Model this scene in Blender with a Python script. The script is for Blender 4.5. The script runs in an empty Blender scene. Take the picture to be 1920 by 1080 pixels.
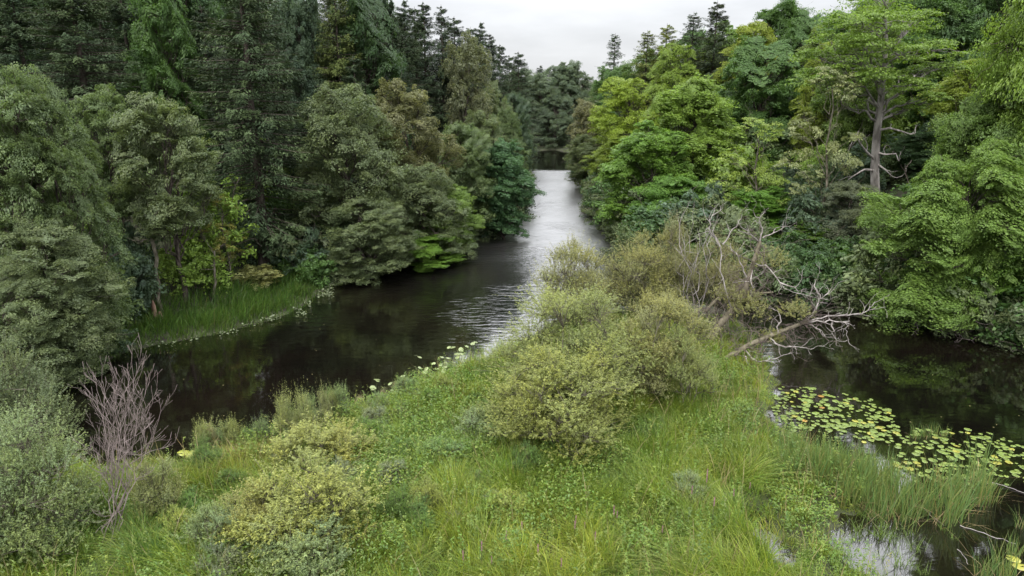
import bpy, math, random
import numpy as np
from math import radians as R

# ------------------------------------------------------------------ camera, sky, sun, exposure
SC = bpy.context.scene
COL = SC.collection
CAM_H, PITCH, FPX = 14.0, 15.9, 1330.0          # FPX: focal length in pixels of a 1920 wide frame
cam_d = bpy.data.cameras.new('camera')
cam = bpy.data.objects.new('camera', cam_d)
COL.objects.link(cam)
cam.location = (0, 0, CAM_H)
cam.rotation_euler = (R(90 - PITCH), 0, 0)
cam_d.sensor_width = 36.0
cam_d.lens = 36.0 * FPX / 1920.0
cam_d.clip_end = 5000
cam_d.clip_start = 0.2
SC.camera = cam

SUN_EL, SUN_ROT = 58.0, 200.0
world = bpy.data.worlds.new('World')
SC.world = world
world.use_nodes = True
wn, wl = world.node_tree.nodes, world.node_tree.links
wn.clear()
w_out = wn.new('ShaderNodeOutputWorld')
w_bg = wn.new('ShaderNodeBackground')
w_sky = wn.new('ShaderNodeTexSky')
w_sky.sky_type = 'NISHITA'
w_sky.sun_disc = False
w_sky.sun_elevation = R(SUN_EL)
w_sky.sun_rotation = R(SUN_ROT)
# an overcast deck over the clear sky: brighter towards the zenith, with soft cloud noise
w_tc = wn.new('ShaderNodeTexCoord')
w_sep = wn.new('ShaderNodeSeparateXYZ')
wl.new(w_tc.outputs['Generated'], w_sep.inputs[0])
w_ramp = wn.new('ShaderNodeMapRange')
w_ramp.inputs['From Min'].default_value = 0.0
w_ramp.inputs['From Max'].default_value = 1.0
w_ramp.inputs['To Min'].default_value = 4.45
w_ramp.inputs['To Max'].default_value = 7.5
wl.new(w_sep.outputs['Z'], w_ramp.inputs['Value'])
w_map = wn.new('ShaderNodeMapping')
w_map.inputs['Scale'].default_value = (2.2, 2.2, 9.0)
wl.new(w_tc.outputs['Generated'], w_map.inputs['Vector'])
w_noise = wn.new('ShaderNodeTexNoise')
w_noise.inputs['Scale'].default_value = 2.0
w_noise.inputs['Detail'].default_value = 7
wl.new(w_map.outputs[0], w_noise.inputs['Vector'])
w_cl = wn.new('ShaderNodeMapRange')
w_cl.inputs['From Min'].default_value = 0.3
w_cl.inputs['From Max'].default_value = 0.7
w_cl.inputs['To Min'].default_value = 0.80
w_cl.inputs['To Max'].default_value = 1.09
wl.new(w_noise.outputs['Fac'], w_cl.inputs['Value'])
w_mul = wn.new('ShaderNodeMath'); w_mul.operation = 'MULTIPLY'
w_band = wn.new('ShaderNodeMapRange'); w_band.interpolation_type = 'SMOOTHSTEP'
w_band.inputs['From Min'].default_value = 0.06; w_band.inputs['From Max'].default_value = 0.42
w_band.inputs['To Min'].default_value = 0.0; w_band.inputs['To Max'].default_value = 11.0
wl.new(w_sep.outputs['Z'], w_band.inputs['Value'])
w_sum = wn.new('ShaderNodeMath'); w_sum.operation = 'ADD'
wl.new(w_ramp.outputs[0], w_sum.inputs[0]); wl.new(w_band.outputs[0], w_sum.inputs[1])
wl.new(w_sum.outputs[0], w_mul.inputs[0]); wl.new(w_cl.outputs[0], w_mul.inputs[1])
w_tint = wn.new('ShaderNodeVectorMath'); w_tint.operation = 'SCALE'
w_tint.inputs[0].default_value = (0.97, 0.985, 1.02)
wl.new(w_mul.outputs[0], w_tint.inputs['Scale'])
w_mix = wn.new('ShaderNodeMix'); w_mix.data_type = 'RGBA'
w_mix.inputs[0].default_value = 0.94
wl.new(w_sky.outputs[0], w_mix.inputs[6]); wl.new(w_tint.outputs[0], w_mix.inputs[7])
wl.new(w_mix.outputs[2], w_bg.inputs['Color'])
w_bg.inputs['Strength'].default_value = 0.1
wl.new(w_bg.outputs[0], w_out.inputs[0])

sun_d = bpy.data.lights.new('sun', 'SUN')
sun_d.energy = 1.5
sun_d.angle = R(12)
sun_d.color = (1.0, 0.96, 0.9)
sun = bpy.data.objects.new('sun', sun_d)
COL.objects.link(sun)
sun.location = (0, -20, 60)
sun.rotation_euler = (R(90 - SUN_EL), 0, R(180 - SUN_ROT))

SC.view_settings.view_transform = 'Standard'
SC.view_settings.look = 'None'
SC.view_settings.gamma = 1.0
SC.view_settings.exposure = 1.0
SC.render.engine = 'CYCLES'
cy = SC.cycles
cy.max_bounces = 6
cy.diffuse_bounces = 4
cy.glossy_bounces = 2
cy.transmission_bounces = 2
cy.transparent_max_bounces = 4
cy.caustics_reflective = False
cy.caustics_refractive = False
cy.use_denoising = True
cy.sample_clamp_indirect = 4.0

# ------------------------------------------------------------------ numbers
rs = np.random.RandomState
cp_, sp_ = math.cos(R(PITCH)), math.sin(R(PITCH))

def ground(px, py, z=0.0):
    """the point of the level z seen at a place in the survey photo (1920 x 1080)"""
    e = -R(PITCH) + math.atan((540 - py) / FPX)
    y = (CAM_H - z) / -math.tan(e)
    zc = y * cp_ + (CAM_H - z) * sp_
    return np.array([(px - 960) * zc / FPX, y, z])

def at(px, py, y):
    """the point at distance y down the valley"""
    e = -R(PITCH) + math.atan((540 - py) / FPX)
    z = CAM_H + y * math.tan(e)
    zc = y * cp_ + (CAM_H - z) * sp_
    return np.array([(px - 960) * zc / FPX, y, z])

def ppx(x, y, z):
    zc = y * cp_ + (CAM_H - z) * sp_
    yc = y * sp_ + (z - CAM_H) * cp_
    return 960 + FPX * x / zc, 540 - FPX * yc / zc

def unit(v):
    return v / np.maximum(np.linalg.norm(v, axis=-1, keepdims=True), 1e-9)

def vnoise(x, y, seed=0, cells=64):
    g = rs(seed).rand(cells, cells)
    xi, yi = np.floor(x).astype(int), np.floor(y).astype(int)
    fx, fy = x - xi, y - yi
    fx, fy = fx * fx * (3 - 2 * fx), fy * fy * (3 - 2 * fy)
    a = g[xi % cells, yi % cells]; b = g[(xi + 1) % cells, yi % cells]
    c = g[xi % cells, (yi + 1) % cells]; d = g[(xi + 1) % cells, (yi + 1) % cells]
    return (a * (1 - fx) + b * fx) * (1 - fy) + (c * (1 - fx) + d * fx) * fy

def fbm(x, y, seed=0, octaves=4):
    s, a, t = 0, 0.5, 0
    for k in range(octaves):
        s = s + a * vnoise(x * 2 ** k, y * 2 ** k, seed + k); t += a; a *= 0.55
    return s / t

def poly_sd(x, y, poly):
    """signed distance to a polygon, positive inside"""
    x = np.asarray(x, float); y = np.asarray(y, float)
    d = np.full(x.shape, 1e9); ins = np.zeros(x.shape, bool)
    n = len(poly)
    for i in range(n):
        (ax, ay), (bx, by) = poly[i], poly[(i + 1) % n]
        ex, ey = bx - ax, by - ay
        t = np.clip(((x - ax) * ex + (y - ay) * ey) / (ex * ex + ey * ey + 1e-12), 0, 1)
        d = np.minimum(d, (x - ax - t * ex) ** 2 + (y - ay - t * ey) ** 2)
        if ay != by:
            ins ^= ((ay > y) != (by > y)) & (x < ex * (y - ay) / ey + ax)
    d = np.sqrt(d)
    return np.where(ins, d, -d)

# ------------------------------------------------------------------ objects
def tag(o, label, cat, group=None, kind=None):
    o['label'] = label
    o['category'] = cat
    if group: o['group'] = group
    if kind: o['kind'] = kind
    return o

def empty(name, loc, rz=0.0):
    o = bpy.data.objects.new(name, None)
    COL.objects.link(o)
    o.location = loc
    o.rotation_euler = (0, 0, rz)
    o.empty_display_size = 0.2
    return o

class Geo:
    """collects quads; every vertex carries a tint (leaf to leaf) and a hue (twig to twig) or a colour"""
    def __init__(s):
        s.v, s.q, s.t, s.h, s.c, s.n = [], [], [], [], [], 0
    def add(s, v, q, t=None, h=None, c=None):
        v = np.asarray(v, np.float32).reshape(-1, 3)
        s.v.append(v); s.q.append(np.asarray(q, np.int64).reshape(-1, 4) + s.n)
        n = len(v); s.n += n
        s.t.append(np.full(n, 0.5, np.float32) if t is None else np.broadcast_to(np.asarray(t, np.float32), (n,)))
        s.h.append(np.full(n, 0.5, np.float32) if h is None else np.broadcast_to(np.asarray(h, np.float32), (n,)))
        if c is not None: s.c.append(np.asarray(c, np.float32).reshape(n, 4))
    def mesh(s, name, mat, smooth=False):
        me = bpy.data.meshes.new(name)
        v = np.concatenate(s.v); q = np.concatenate(s.q)
        me.vertices.add(len(v)); me.vertices.foreach_set('co', v.ravel())
        me.loops.add(q.size); me.loops.foreach_set('vertex_index', q.ravel().astype(np.int32))
        me.polygons.add(len(q))
        me.polygons.foreach_set('loop_start', np.arange(0, q.size, 4, dtype=np.int32))
        if smooth: me.polygons.foreach_set('use_smooth', np.ones(len(q), bool))
        if s.c:
            me.attributes.new('col', 'FLOAT_COLOR', 'POINT').data.foreach_set('color', np.concatenate(s.c).ravel())
        else:
            me.attributes.new('tint', 'FLOAT', 'POINT').data.foreach_set('value', np.concatenate(s.t))
            me.attributes.new('hue', 'FLOAT', 'POINT').data.foreach_set('value', np.concatenate(s.h))
        me.update(calc_edges=True)
        me.materials.append(mat)
        return me

def link(name, me, parent=None, color=None):
    o = bpy.data.objects.new(name, me)
    COL.objects.link(o)
    if parent is not None: o.parent = parent
    if color is not None: o.color = tuple(color) + (1.0,)
    return o

def leaves(geo, c, nrm, L, W, rng, axis=None, hue=None, fold=0.12, tint=None):
    """diamond leaves, folded a little along the midrib"""
    n = len(c)
    if n == 0: return
    nrm = unit(nrm)
    a = rng.normal(size=(n, 3)) if axis is None else axis
    a = unit(a - nrm * np.sum(a * nrm, 1, keepdims=True))
    b = np.cross(nrm, a)
    L = (np.full(n, L) * rng.uniform(0.7, 1.25, n))[:, None]; W = (np.full(n, W) * rng.uniform(0.75, 1.2, n))[:, None]
    up = nrm * W * fold
    v = np.stack([c - a * L * .5, c + b * W * .5 + up + a * L * .04, c + a * L * .5, c - b * W * .5 + up + a * L * .04], 1)
    q = np.arange(4 * n).reshape(n, 4)
    t = rng.rand(n) if tint is None else tint
    h = np.full(n, 0.5) if hue is None else hue
    geo.add(v, q, np.repeat(t, 4), np.repeat(h, 4))

def tube(geo, pts, rad, sides=5, c=None):
    pts = np.asarray(pts, float); m = len(pts)
    rad = np.broadcast_to(np.asarray(rad, float), (m,))
    d = unit(np.gradient(pts, axis=0))
    ref = np.array([0.13, 0.31, 1.0]) if abs(d[0, 2]) < 0.8 else np.array([1.0, 0.2, 0.1])
    s = unit(np.cross(d, ref)); u = np.cross(s, d)
    an = np.linspace(0, 2 * math.pi, sides, endpoint=False)
    v = pts[:, None] + rad[:, None, None] * (np.cos(an)[None, :, None] * s[:, None] + np.sin(an)[None, :, None] * u[:, None])
    i = np.arange(m - 1)[:, None] * sides; j = np.arange(sides)[None]; k = (j + 1) % sides
    q = np.stack([i + j, i + k, i + sides + k, i + sides + j], -1).reshape(-1, 4)
    geo.add(v.reshape(-1, 3), q)

def curve_to(p, q, rng, n=6, lift=0.2, wob=0.06):
    p = np.asarray(p, float); q = np.asarray(q, float)
    t = np.linspace(0, 1, n)[:, None]
    L = np.linalg.norm(q - p)
    pts = p + (q - p) * t
    pts[:, 2] += lift * L * (4 * t[:, 0] * (1 - t[:, 0])) * 0.5
    w = rng.normal(size=(n, 3)) * wob * L; w[0] = 0; w[-1] = 0
    return pts + w

# ------------------------------------------------------------------ materials
def new_mat(name):
    m = bpy.data.materials.new(name); m.use_nodes = True
    nt = m.node_tree; nt.nodes.clear()
    return m, nt.nodes, nt.links

def leaf_material(name, source='object', rough=0.5, spec=0.35, trans=0.42, var=(0.62, 1.35)):
    m, n, l = new_mat(name)
    out = n.new('ShaderNodeOutputMaterial')
    if source == 'object':
        oi = n.new('ShaderNodeObjectInfo')
        at_ = n.new('ShaderNodeAttribute'); at_.attribute_name = 'tint'
        ah = n.new('ShaderNodeAttribute'); ah.attribute_name = 'hue'
        mr = n.new('ShaderNodeMapRange'); mr.inputs['To Min'].default_value = var[0]; mr.inputs['To Max'].default_value = var[1]
        l.new(at_.outputs['Fac'], mr.inputs['Value'])
        sc = n.new('ShaderNodeVectorMath'); sc.operation = 'SCALE'
        l.new(oi.outputs['Color'], sc.inputs[0]); l.new(mr.outputs[0], sc.inputs['Scale'])
        ml = n.new('ShaderNodeVectorMath'); ml.operation = 'MULTIPLY'
        ml.inputs[1].default_value = (1.24, 1.13, 0.72)
        l.new(sc.outputs[0], ml.inputs[0])
        mx = n.new('ShaderNodeMix'); mx.data_type = 'RGBA'
        l.new(ah.outputs['Fac'], mx.inputs[0]); l.new(sc.outputs[0], mx.inputs[6]); l.new(ml.outputs[0], mx.inputs[7])
        colour = mx.outputs[2]
    else:
        at_ = n.new('ShaderNodeAttribute'); at_.attribute_name = 'col'
        colour = at_.outputs['Color']
    p = n.new('ShaderNodeBsdfPrincipled')
    p.inputs['Roughness'].default_value = rough
    p.inputs['Specular IOR Level'].default_value = spec
    l.new(colour, p.inputs['Base Color'])
    tr = n.new('ShaderNodeBsdfTranslucent')
    tm = n.new('ShaderNodeVectorMath'); tm.operation = 'MULTIPLY'; tm.inputs[1].default_value = (1.25, 1.3, 0.7)
    l.new(colour, tm.inputs[0]); l.new(tm.outputs[0], tr.inputs['Color'])
    ms = n.new('ShaderNodeMixShader'); ms.inputs[0].default_value = trans
    l.new(p.outputs[0], ms.inputs[1]); l.new(tr.outputs[0], ms.inputs[2])
    l.new(ms.outputs[0], out.inputs[0])
    return m

def bark_material(name, c1, c2, scale=6.0, stretch=0.25, rough=0.9):
    m, n, l = new_mat(name)
    out = n.new('ShaderNodeOutputMaterial')
    tc = n.new('ShaderNodeTexCoord'); mp = n.new('ShaderNodeMapping'); mp.inputs['Scale'].default_value = (1, 1, stretch)
    l.new(tc.outputs['Object'], mp.inputs[0])
    nz = n.new('ShaderNodeTexNoise'); nz.inputs['Scale'].default_value = scale; nz.inputs['Detail'].default_value = 6
    l.new(mp.outputs[0], nz.inputs['Vector'])
    cr = n.new('ShaderNodeValToRGB')
    cr.color_ramp.elements[0].position = 0.35; cr.color_ramp.elements[0].color = (*c1, 1)
    cr.color_ramp.elements[1].position = 0.68; cr.color_ramp.elements[1].color = (*c2, 1)
    l.new(nz.outputs['Fac'], cr.inputs[0])
    p = n.new('ShaderNodeBsdfPrincipled'); p.inputs['Roughness'].default_value = rough
    p.inputs['Specular IOR Level'].default_value = 0.2
    l.new(cr.outputs[0], p.inputs['Base Color'])
    bp = n.new('ShaderNodeBump'); bp.inputs['Strength'].default_value = 0.6; bp.inputs['Distance'].default_value = 0.05
    l.new(nz.outputs['Fac'], bp.inputs['Height']); l.new(bp.outputs[0], p.inputs['Normal'])
    l.new(p.outputs[0], out.inputs[0])
    return m

M_LEAF = leaf_material('broad_leaf')
M_NEEDLE = leaf_material('needles', rough=0.65, spec=0.2, trans=0.12)
M_WILLOW = leaf_material('willow_leaf', rough=0.5, spec=0.35, trans=0.3, var=(0.6, 1.4))
M_GRASS = leaf_material('grass_blade', source='col', rough=0.45, spec=0.35, trans=0.35)
M_PAD = leaf_material('lily_leaf', rough=0.28, spec=0.5, trans=0.08, var=(0.8, 1.2))
M_BARK = bark_material('dark_bark', (0.035, 0.028, 0.022), (0.11, 0.09, 0.075))
M_PINE = bark_material('pine_bark', (0.09, 0.080, 0.072), (0.29, 0.268, 0.245), 3.0, 0.3)
M_DEAD = bark_material('bleached_wood', (0.15, 0.132, 0.12), (0.40, 0.365, 0.34), 5.0)
M_TWIG = bark_material('dead_twigs', (0.14, 0.112, 0.104), (0.28, 0.228, 0.215), 3.0, 1.0)
M_BRUSH = bark_material('brush_twigs', (0.075, 0.06, 0.052), (0.17, 0.135, 0.12), 3.0, 1.0)
M_MOSS = bark_material('mossy_bark', (0.07, 0.062, 0.04), (0.20, 0.175, 0.125), 4.0, 0.6)
M_STEM = bark_material('willow_stem', (0.06, 0.052, 0.036), (0.19, 0.17, 0.13), 4.0, 0.6)
M_STUMP = bark_material('rotten_wood', (0.11, 0.065, 0.045), (0.24, 0.16, 0.12), 4.0, 0.3)

# ------------------------------------------------------------------ land and water
def g2(*pts): return [tuple(ground(px, py)[:2]) for px, py in pts]
LEFT = g2((985, 292), (978, 330), (965, 400), (925, 436), (875, 464), (770, 488), (650, 517), (600, 552), (545, 588),
          (420, 624), (240, 657), (150, 700), (40, 735), (-150, 790), (-500, 880)) + [(-400, 12), (-400, 152), (-60, 152)]
RIGHT = [(-400, 164)] + g2((1000, 283), (1040, 281.5), (1070, 287), (1078, 305), (1088, 335), (1112, 385), (1140, 430), (1165, 470),
          (1200, 505), (1300, 528), (1450, 562), (1560, 588), (1640, 598), (1740, 615), (1850, 645), (1930, 662), (2100, 705), (2500, 770)) \
        + [(400, 18), (400, 700), (-400, 700)]
SPIT = g2((-500, 1000), (-200, 920), (60, 885), (330, 872), (430, 860), (480, 842), (520, 832), (560, 812), (600, 806), (650, 775), (700, 772), (750, 740), (800, 728), (840, 700), (880, 690), (905, 678), (945, 672),
          (985, 655), (1010, 632), (1035, 608), (1100, 585), (1250, 562), (1350, 578), (1410, 625), (1440, 685), (1462, 722), (1438, 775), (1490, 822),
          (1580, 852), (1645, 895), (1680, 930), (1650, 955), (1570, 975), (1560, 1020), (1590, 1060), (1680, 1120)) + [(9, 4), (-40, 4)]
PUDDLES = [(ground(1435, 1005), 0.8), (ground(1372, 1062), 0.55), (ground(1470, 1050), 0.45), (ground(1405, 960), 0.4)]

def land(x, y):
    """height of the land and which land it is"""
    x = np.asarray(x, float); y = np.asarray(y, float)
    dl, dr, ds = poly_sd(x, y, LEFT), poly_sd(x, y, RIGHT), poly_sd(x, y, SPIT)
    wob = fbm(x * 0.9 + 11, y * 0.9 + 3, 13, 3) - 0.5
    ds = ds + wob * 1.3; dl = dl + wob * 0.7; dr = dr + wob * 0.7
    d = np.maximum(np.maximum(dl, dr), ds)
    nz = fbm(x * 0.35 + 40, y * 0.35 + 40, 3) - 0.5
    h = np.where(d > 0, 0.28 * np.clip(d / 1.2, 0, 1) ** 0.7 + 0.18 * nz * np.clip(d / 2, 0, 1), np.maximum(-1.6, d * 0.35 - 0.03))
    for dd, mx in ((dl, 17.0), (dr, 15.0)):
        t = np.clip(dd - 3.5, 0, None)
        hill = mx * (1 - np.exp(-t / 38.0))
        h = h + np.where(dd > 0, hill * (1 + 0.25 * nz), 0)
    for (p, r) in PUDDLES:
        k = np.exp(-(((x - p[0]) ** 2 + ((y - p[1]) * 0.7) ** 2) / r ** 2 * (0.5 + 1.2 * fbm(x * 2.2, y * 2.2, 17, 3)))  ** 2)
        h = h - 0.36 * k * (ds > 0)
    return h, dl, dr, ds

def zland(x, y): return float(land(np.array([x]), np.array([y]))[0][0])

def grid_mesh(name, xs, ys, zf, mat):
    X, Y = np.meshgrid(xs, ys)
    Z = zf(X.ravel(), Y.ravel())
    g = Geo()
    nx, ny = len(xs), len(ys)
    i = np.arange(ny - 1)[:, None] * nx; j = np.arange(nx - 1)[None]
    q = np.stack([i + j, i + j + 1, i + nx + j + 1, i + nx + j], -1).reshape(-1, 4)
    g.add(np.stack([X.ravel(), Y.ravel(), Z], 1), q)
    return g.mesh(name, mat, True)

def soil_material():
    m, n, l = new_mat('forest_soil')
    out = n.new('ShaderNodeOutputMaterial')
    tc = n.new('ShaderNodeTexCoord')
    nz = n.new('ShaderNodeTexNoise'); nz.inputs['Scale'].default_value = 1.3; nz.inputs['Detail'].default_value = 8
    l.new(tc.outputs['Object'], nz.inputs['Vector'])
    cr = n.new('ShaderNodeValToRGB')
    cr.color_ramp.elements[0].position = 0.35; cr.color_ramp.elements[0].color = (0.022, 0.017, 0.012, 1)
    cr.color_ramp.elements[1].position = 0.66; cr.color_ramp.elements[1].color = (0.045, 0.06, 0.02, 1)
    l.new(nz.outputs['Fac'], cr.inputs[0])
    p = n.new('ShaderNodeBsdfPrincipled'); p.inputs['Roughness'].default_value = 0.95
    l.new(cr.outputs[0], p.inputs['Base Color'])
    bp = n.new('ShaderNodeBump'); bp.inputs['Distance'].default_value = 0.15
    l.new(nz.outputs['Fac'], bp.inputs['Height']); l.new(bp.outputs[0], p.inputs['Normal'])
    l.new(p.outputs[0], out.inputs[0])
    return m

xs = np.concatenate([[-1500, -900, -600], np.arange(-400, -60, 12.0), np.arange(-60, -26, 1.5), np.arange(-26, 32, 0.4), np.arange(32, 70, 1.5), np.arange(70, 401, 12.0), [600, 900, 1500]])
ys = np.concatenate([[-300, -60, -10], np.arange(4, 48, 0.4), np.arange(48, 90, 1.0), np.arange(90, 180, 2.5), np.arange(180, 420, 15.0), [600, 1000, 1800]])
gr = link('ground', grid_mesh('ground', xs, ys, lambda x, y: land(x, y)[0], soil_material()))
tag(gr, 'dark soil of the river banks and wooded slopes', 'ground', kind='structure')

def water_material():
    m, n, l = new_mat('peat_water')
    out = n.new('ShaderNodeOutputMaterial')
    tc = n.new('ShaderNodeTexCoord')
    p = n.new('ShaderNodeBsdfDiffuse')                     # the peat brown depth
    gl = n.new('ShaderNodeBsdfGlossy'); gl.inputs['Roughness'].default_value = 0.03
    lw = n.new('ShaderNodeLayerWeight'); lw.inputs['Blend'].default_value = 0.5
    pw = n.new('ShaderNodeMath'); pw.operation = 'POWER'; pw.inputs[1].default_value = 2.5
    l.new(lw.outputs['Facing'], pw.inputs[0])
    fr = n.new('ShaderNodeMapRange'); fr.inputs['To Min'].default_value = 0.05; fr.inputs['To Max'].default_value = 1.0
    l.new(pw.outputs[0], fr.inputs['Value'])
    nb = n.new('ShaderNodeTexNoise'); nb.inputs['Scale'].default_value = 0.12; nb.inputs['Detail'].default_value = 4
    l.new(tc.outputs['Object'], nb.inputs['Vector'])
    cr = n.new('ShaderNodeValToRGB')
    cr.color_ramp.elements[0].position = 0.4; cr.color_ramp.elements[0].color = (0.0035, 0.0030, 0.0024, 1)
    cr.color_ramp.elements[1].position = 0.7; cr.color_ramp.elements[1].color = (0.007, 0.005, 0.0034, 1)
    l.new(nb.outputs['Fac'], cr.inputs[0]); l.new(cr.outputs[0], p.inputs['Color'])
    # ripples: short wind waves in the open reach, near calm by the spit
    mp = n.new('ShaderNodeMapping'); mp.inputs['Scale'].default_value = (0.55, 1.5, 1); mp.inputs['Rotation'].default_value = (0, 0, 0.12)
    l.new(tc.outputs['Object'], mp.inputs[0])
    n1 = n.new('ShaderNodeTexNoise'); n1.inputs['Scale'].default_value = 1.6; n1.inputs['Detail'].default_value = 4; n1.inputs['Distortion'].default_value = 0.6
    l.new(mp.outputs[0], n1.inputs['Vector'])
    sep = n.new('ShaderNodeSeparateXYZ'); l.new(tc.outputs['Object'], sep.inputs[0])
    ry = n.new('ShaderNodeMapRange'); ry.interpolation_type = 'SMOOTHSTEP'
    ry.inputs['From Min'].default_value = 33; ry.inputs['From Max'].default_value = 66
    ry.inputs['To Min'].default_value = 0.03; ry.inputs['To Max'].default_value = 0.9
    l.new(sep.outputs['Y'], ry.inputs['Value'])
    ry2 = n.new('ShaderNodeMapRange'); ry2.interpolation_type = 'SMOOTHSTEP'
    ry2.inputs['From Min'].default_value = 121; ry2.inputs['From Max'].default_value = 126
    ry2.inputs['To Min'].default_value = 1.0; ry2.inputs['To Max'].default_value = 0.12
    l.new(sep.outputs['Y'], ry2.inputs['Value'])
    mm = n.new('ShaderNodeMath'); mm.operation = 'MULTIPLY'
    l.new(ry.outputs[0], mm.inputs[0]); l.new(ry2.outputs[0], mm.inputs[1])
    patch = n.new('ShaderNodeTexNoise'); patch.inputs['Scale'].default_value = 0.16; patch.inputs['Detail'].default_value = 3
    l.new(tc.outputs['Object'], patch.inputs['Vector'])
    pr = n.new('ShaderNodeMapRange'); pr.inputs['From Min'].default_value = 0.35; pr.inputs['From Max'].default_value = 0.65
    pr.inputs['To Min'].default_value = 0.15; pr.inputs['To Max'].default_value = 1.3
    l.new(patch.outputs['Fac'], pr.inputs['Value'])
    m2 = n.new('ShaderNodeMath'); m2.operation = 'MULTIPLY'
    l.new(mm.outputs[0], m2.inputs[0]); l.new(pr.outputs[0], m2.inputs[1])
    bp = n.new('ShaderNodeBump'); bp.inputs['Distance'].default_value = 0.19
    l.new(m2.outputs[0], bp.inputs['Strength'])
    l.new(n1.outputs['Fac'], bp.inputs['Height']); l.new(bp.outputs[0], gl.inputs['Normal']); l.new(bp.outputs[0], lw.inputs['Normal'])
    rr = n.new('ShaderNodeMapRange'); rr.inputs['To Min'].default_value = 0.02; rr.inputs['To Max'].default_value = 0.31
    l.new(mm.outputs[0], rr.inputs['Value']); l.new(rr.outputs[0], gl.inputs['Roughness'])
    ms = n.new('ShaderNodeMixShader')
    l.new(fr.outputs[0], ms.inputs[0]); l.new(p.outputs[0], ms.inputs[1]); l.new(gl.outputs[0], ms.inputs[2])
    l.new(ms.outputs[0], out.inputs[0])
    return m
g = Geo(); g.add([(-420, -20, 0), (420, -20, 0), (420, 260, 0), (-420, 260, 0)], [(0, 1, 2, 3)])
wt = link('water', g.mesh('water', water_material()))
tag(wt, 'dark peaty river water bending round the grassy spit', 'water', kind='structure')

# ------------------------------------------------------------------ tree meshes
def clump_leaves(geo, rng, cb, rb, n_sub, n_leaf, L, W, flat=0.7, upb=0.55, sub=0.36, droop=0.0):
    """one bough: puffs of leaves over the bough's upper shell"""
    d = unit(rng.normal(size=(n_sub, 3)))
    d[:, 2] = np.where(d[:, 2] < -0.6, -d[:, 2], d[:, 2])
    pos = cb + d * rb * np.array([1, 1, flat]) * rng.uniform(0.55, 1.05, (n_sub, 1))
    pos = np.where(rng.rand(n_sub, 1) < 0.14, cb + (pos - cb) * 1.28, pos)
    rsub = rb * sub * rng.uniform(0.5, 1.55, n_sub)
    idx = np.repeat(np.arange(n_sub), n_leaf)
    e = unit(rng.normal(size=(len(idx), 3)))
    e[:, 2] = np.where(e[:, 2] < -0.5, -e[:, 2], e[:, 2])
    c = pos[idx] + e * rsub[idx][:, None] * np.array([1, 1, flat * 0.8]) * rng.rand(len(idx), 1) ** 0.4
    c[:, 2] -= droop * np.linalg.norm((c - cb)[:, :2], axis=1) ** 2 / max(rb, .1)
    nr = 0.6 * e + 0.3 * d[idx] + np.array([0, 0, upb]) + 0.5 * rng.normal(size=e.shape)
    hue = np.clip(rng.rand(n_sub) * 0.55, 0, 1)[idx] * rng.uniform(0.6, 1.2, len(idx))
    leaves(geo, c, nr, L, W, rng, hue=np.clip(hue, 0, 1))
    return pos

def warp(geos, rng, Rc):
    w = [(rng.normal(size=3) * 6.283 / (Rc * s), rng.rand() * 6.283, unit(rng.normal(size=3)) * a * Rc) for s, a in ((1.5, .085), (1.2, .085), (0.8, .05), (0.6, .032), (0.45, .02))]
    for g in geos:
        for i, v in enumerate(g.v):
            k = np.clip(v[:, 2:3] / (0.25 * Rc), 0, 1)
            for f, p, d in w: v = v + k * np.sin(v @ f + p)[:, None] * d
            g.v[i] = v.astype(np.float32)

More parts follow.
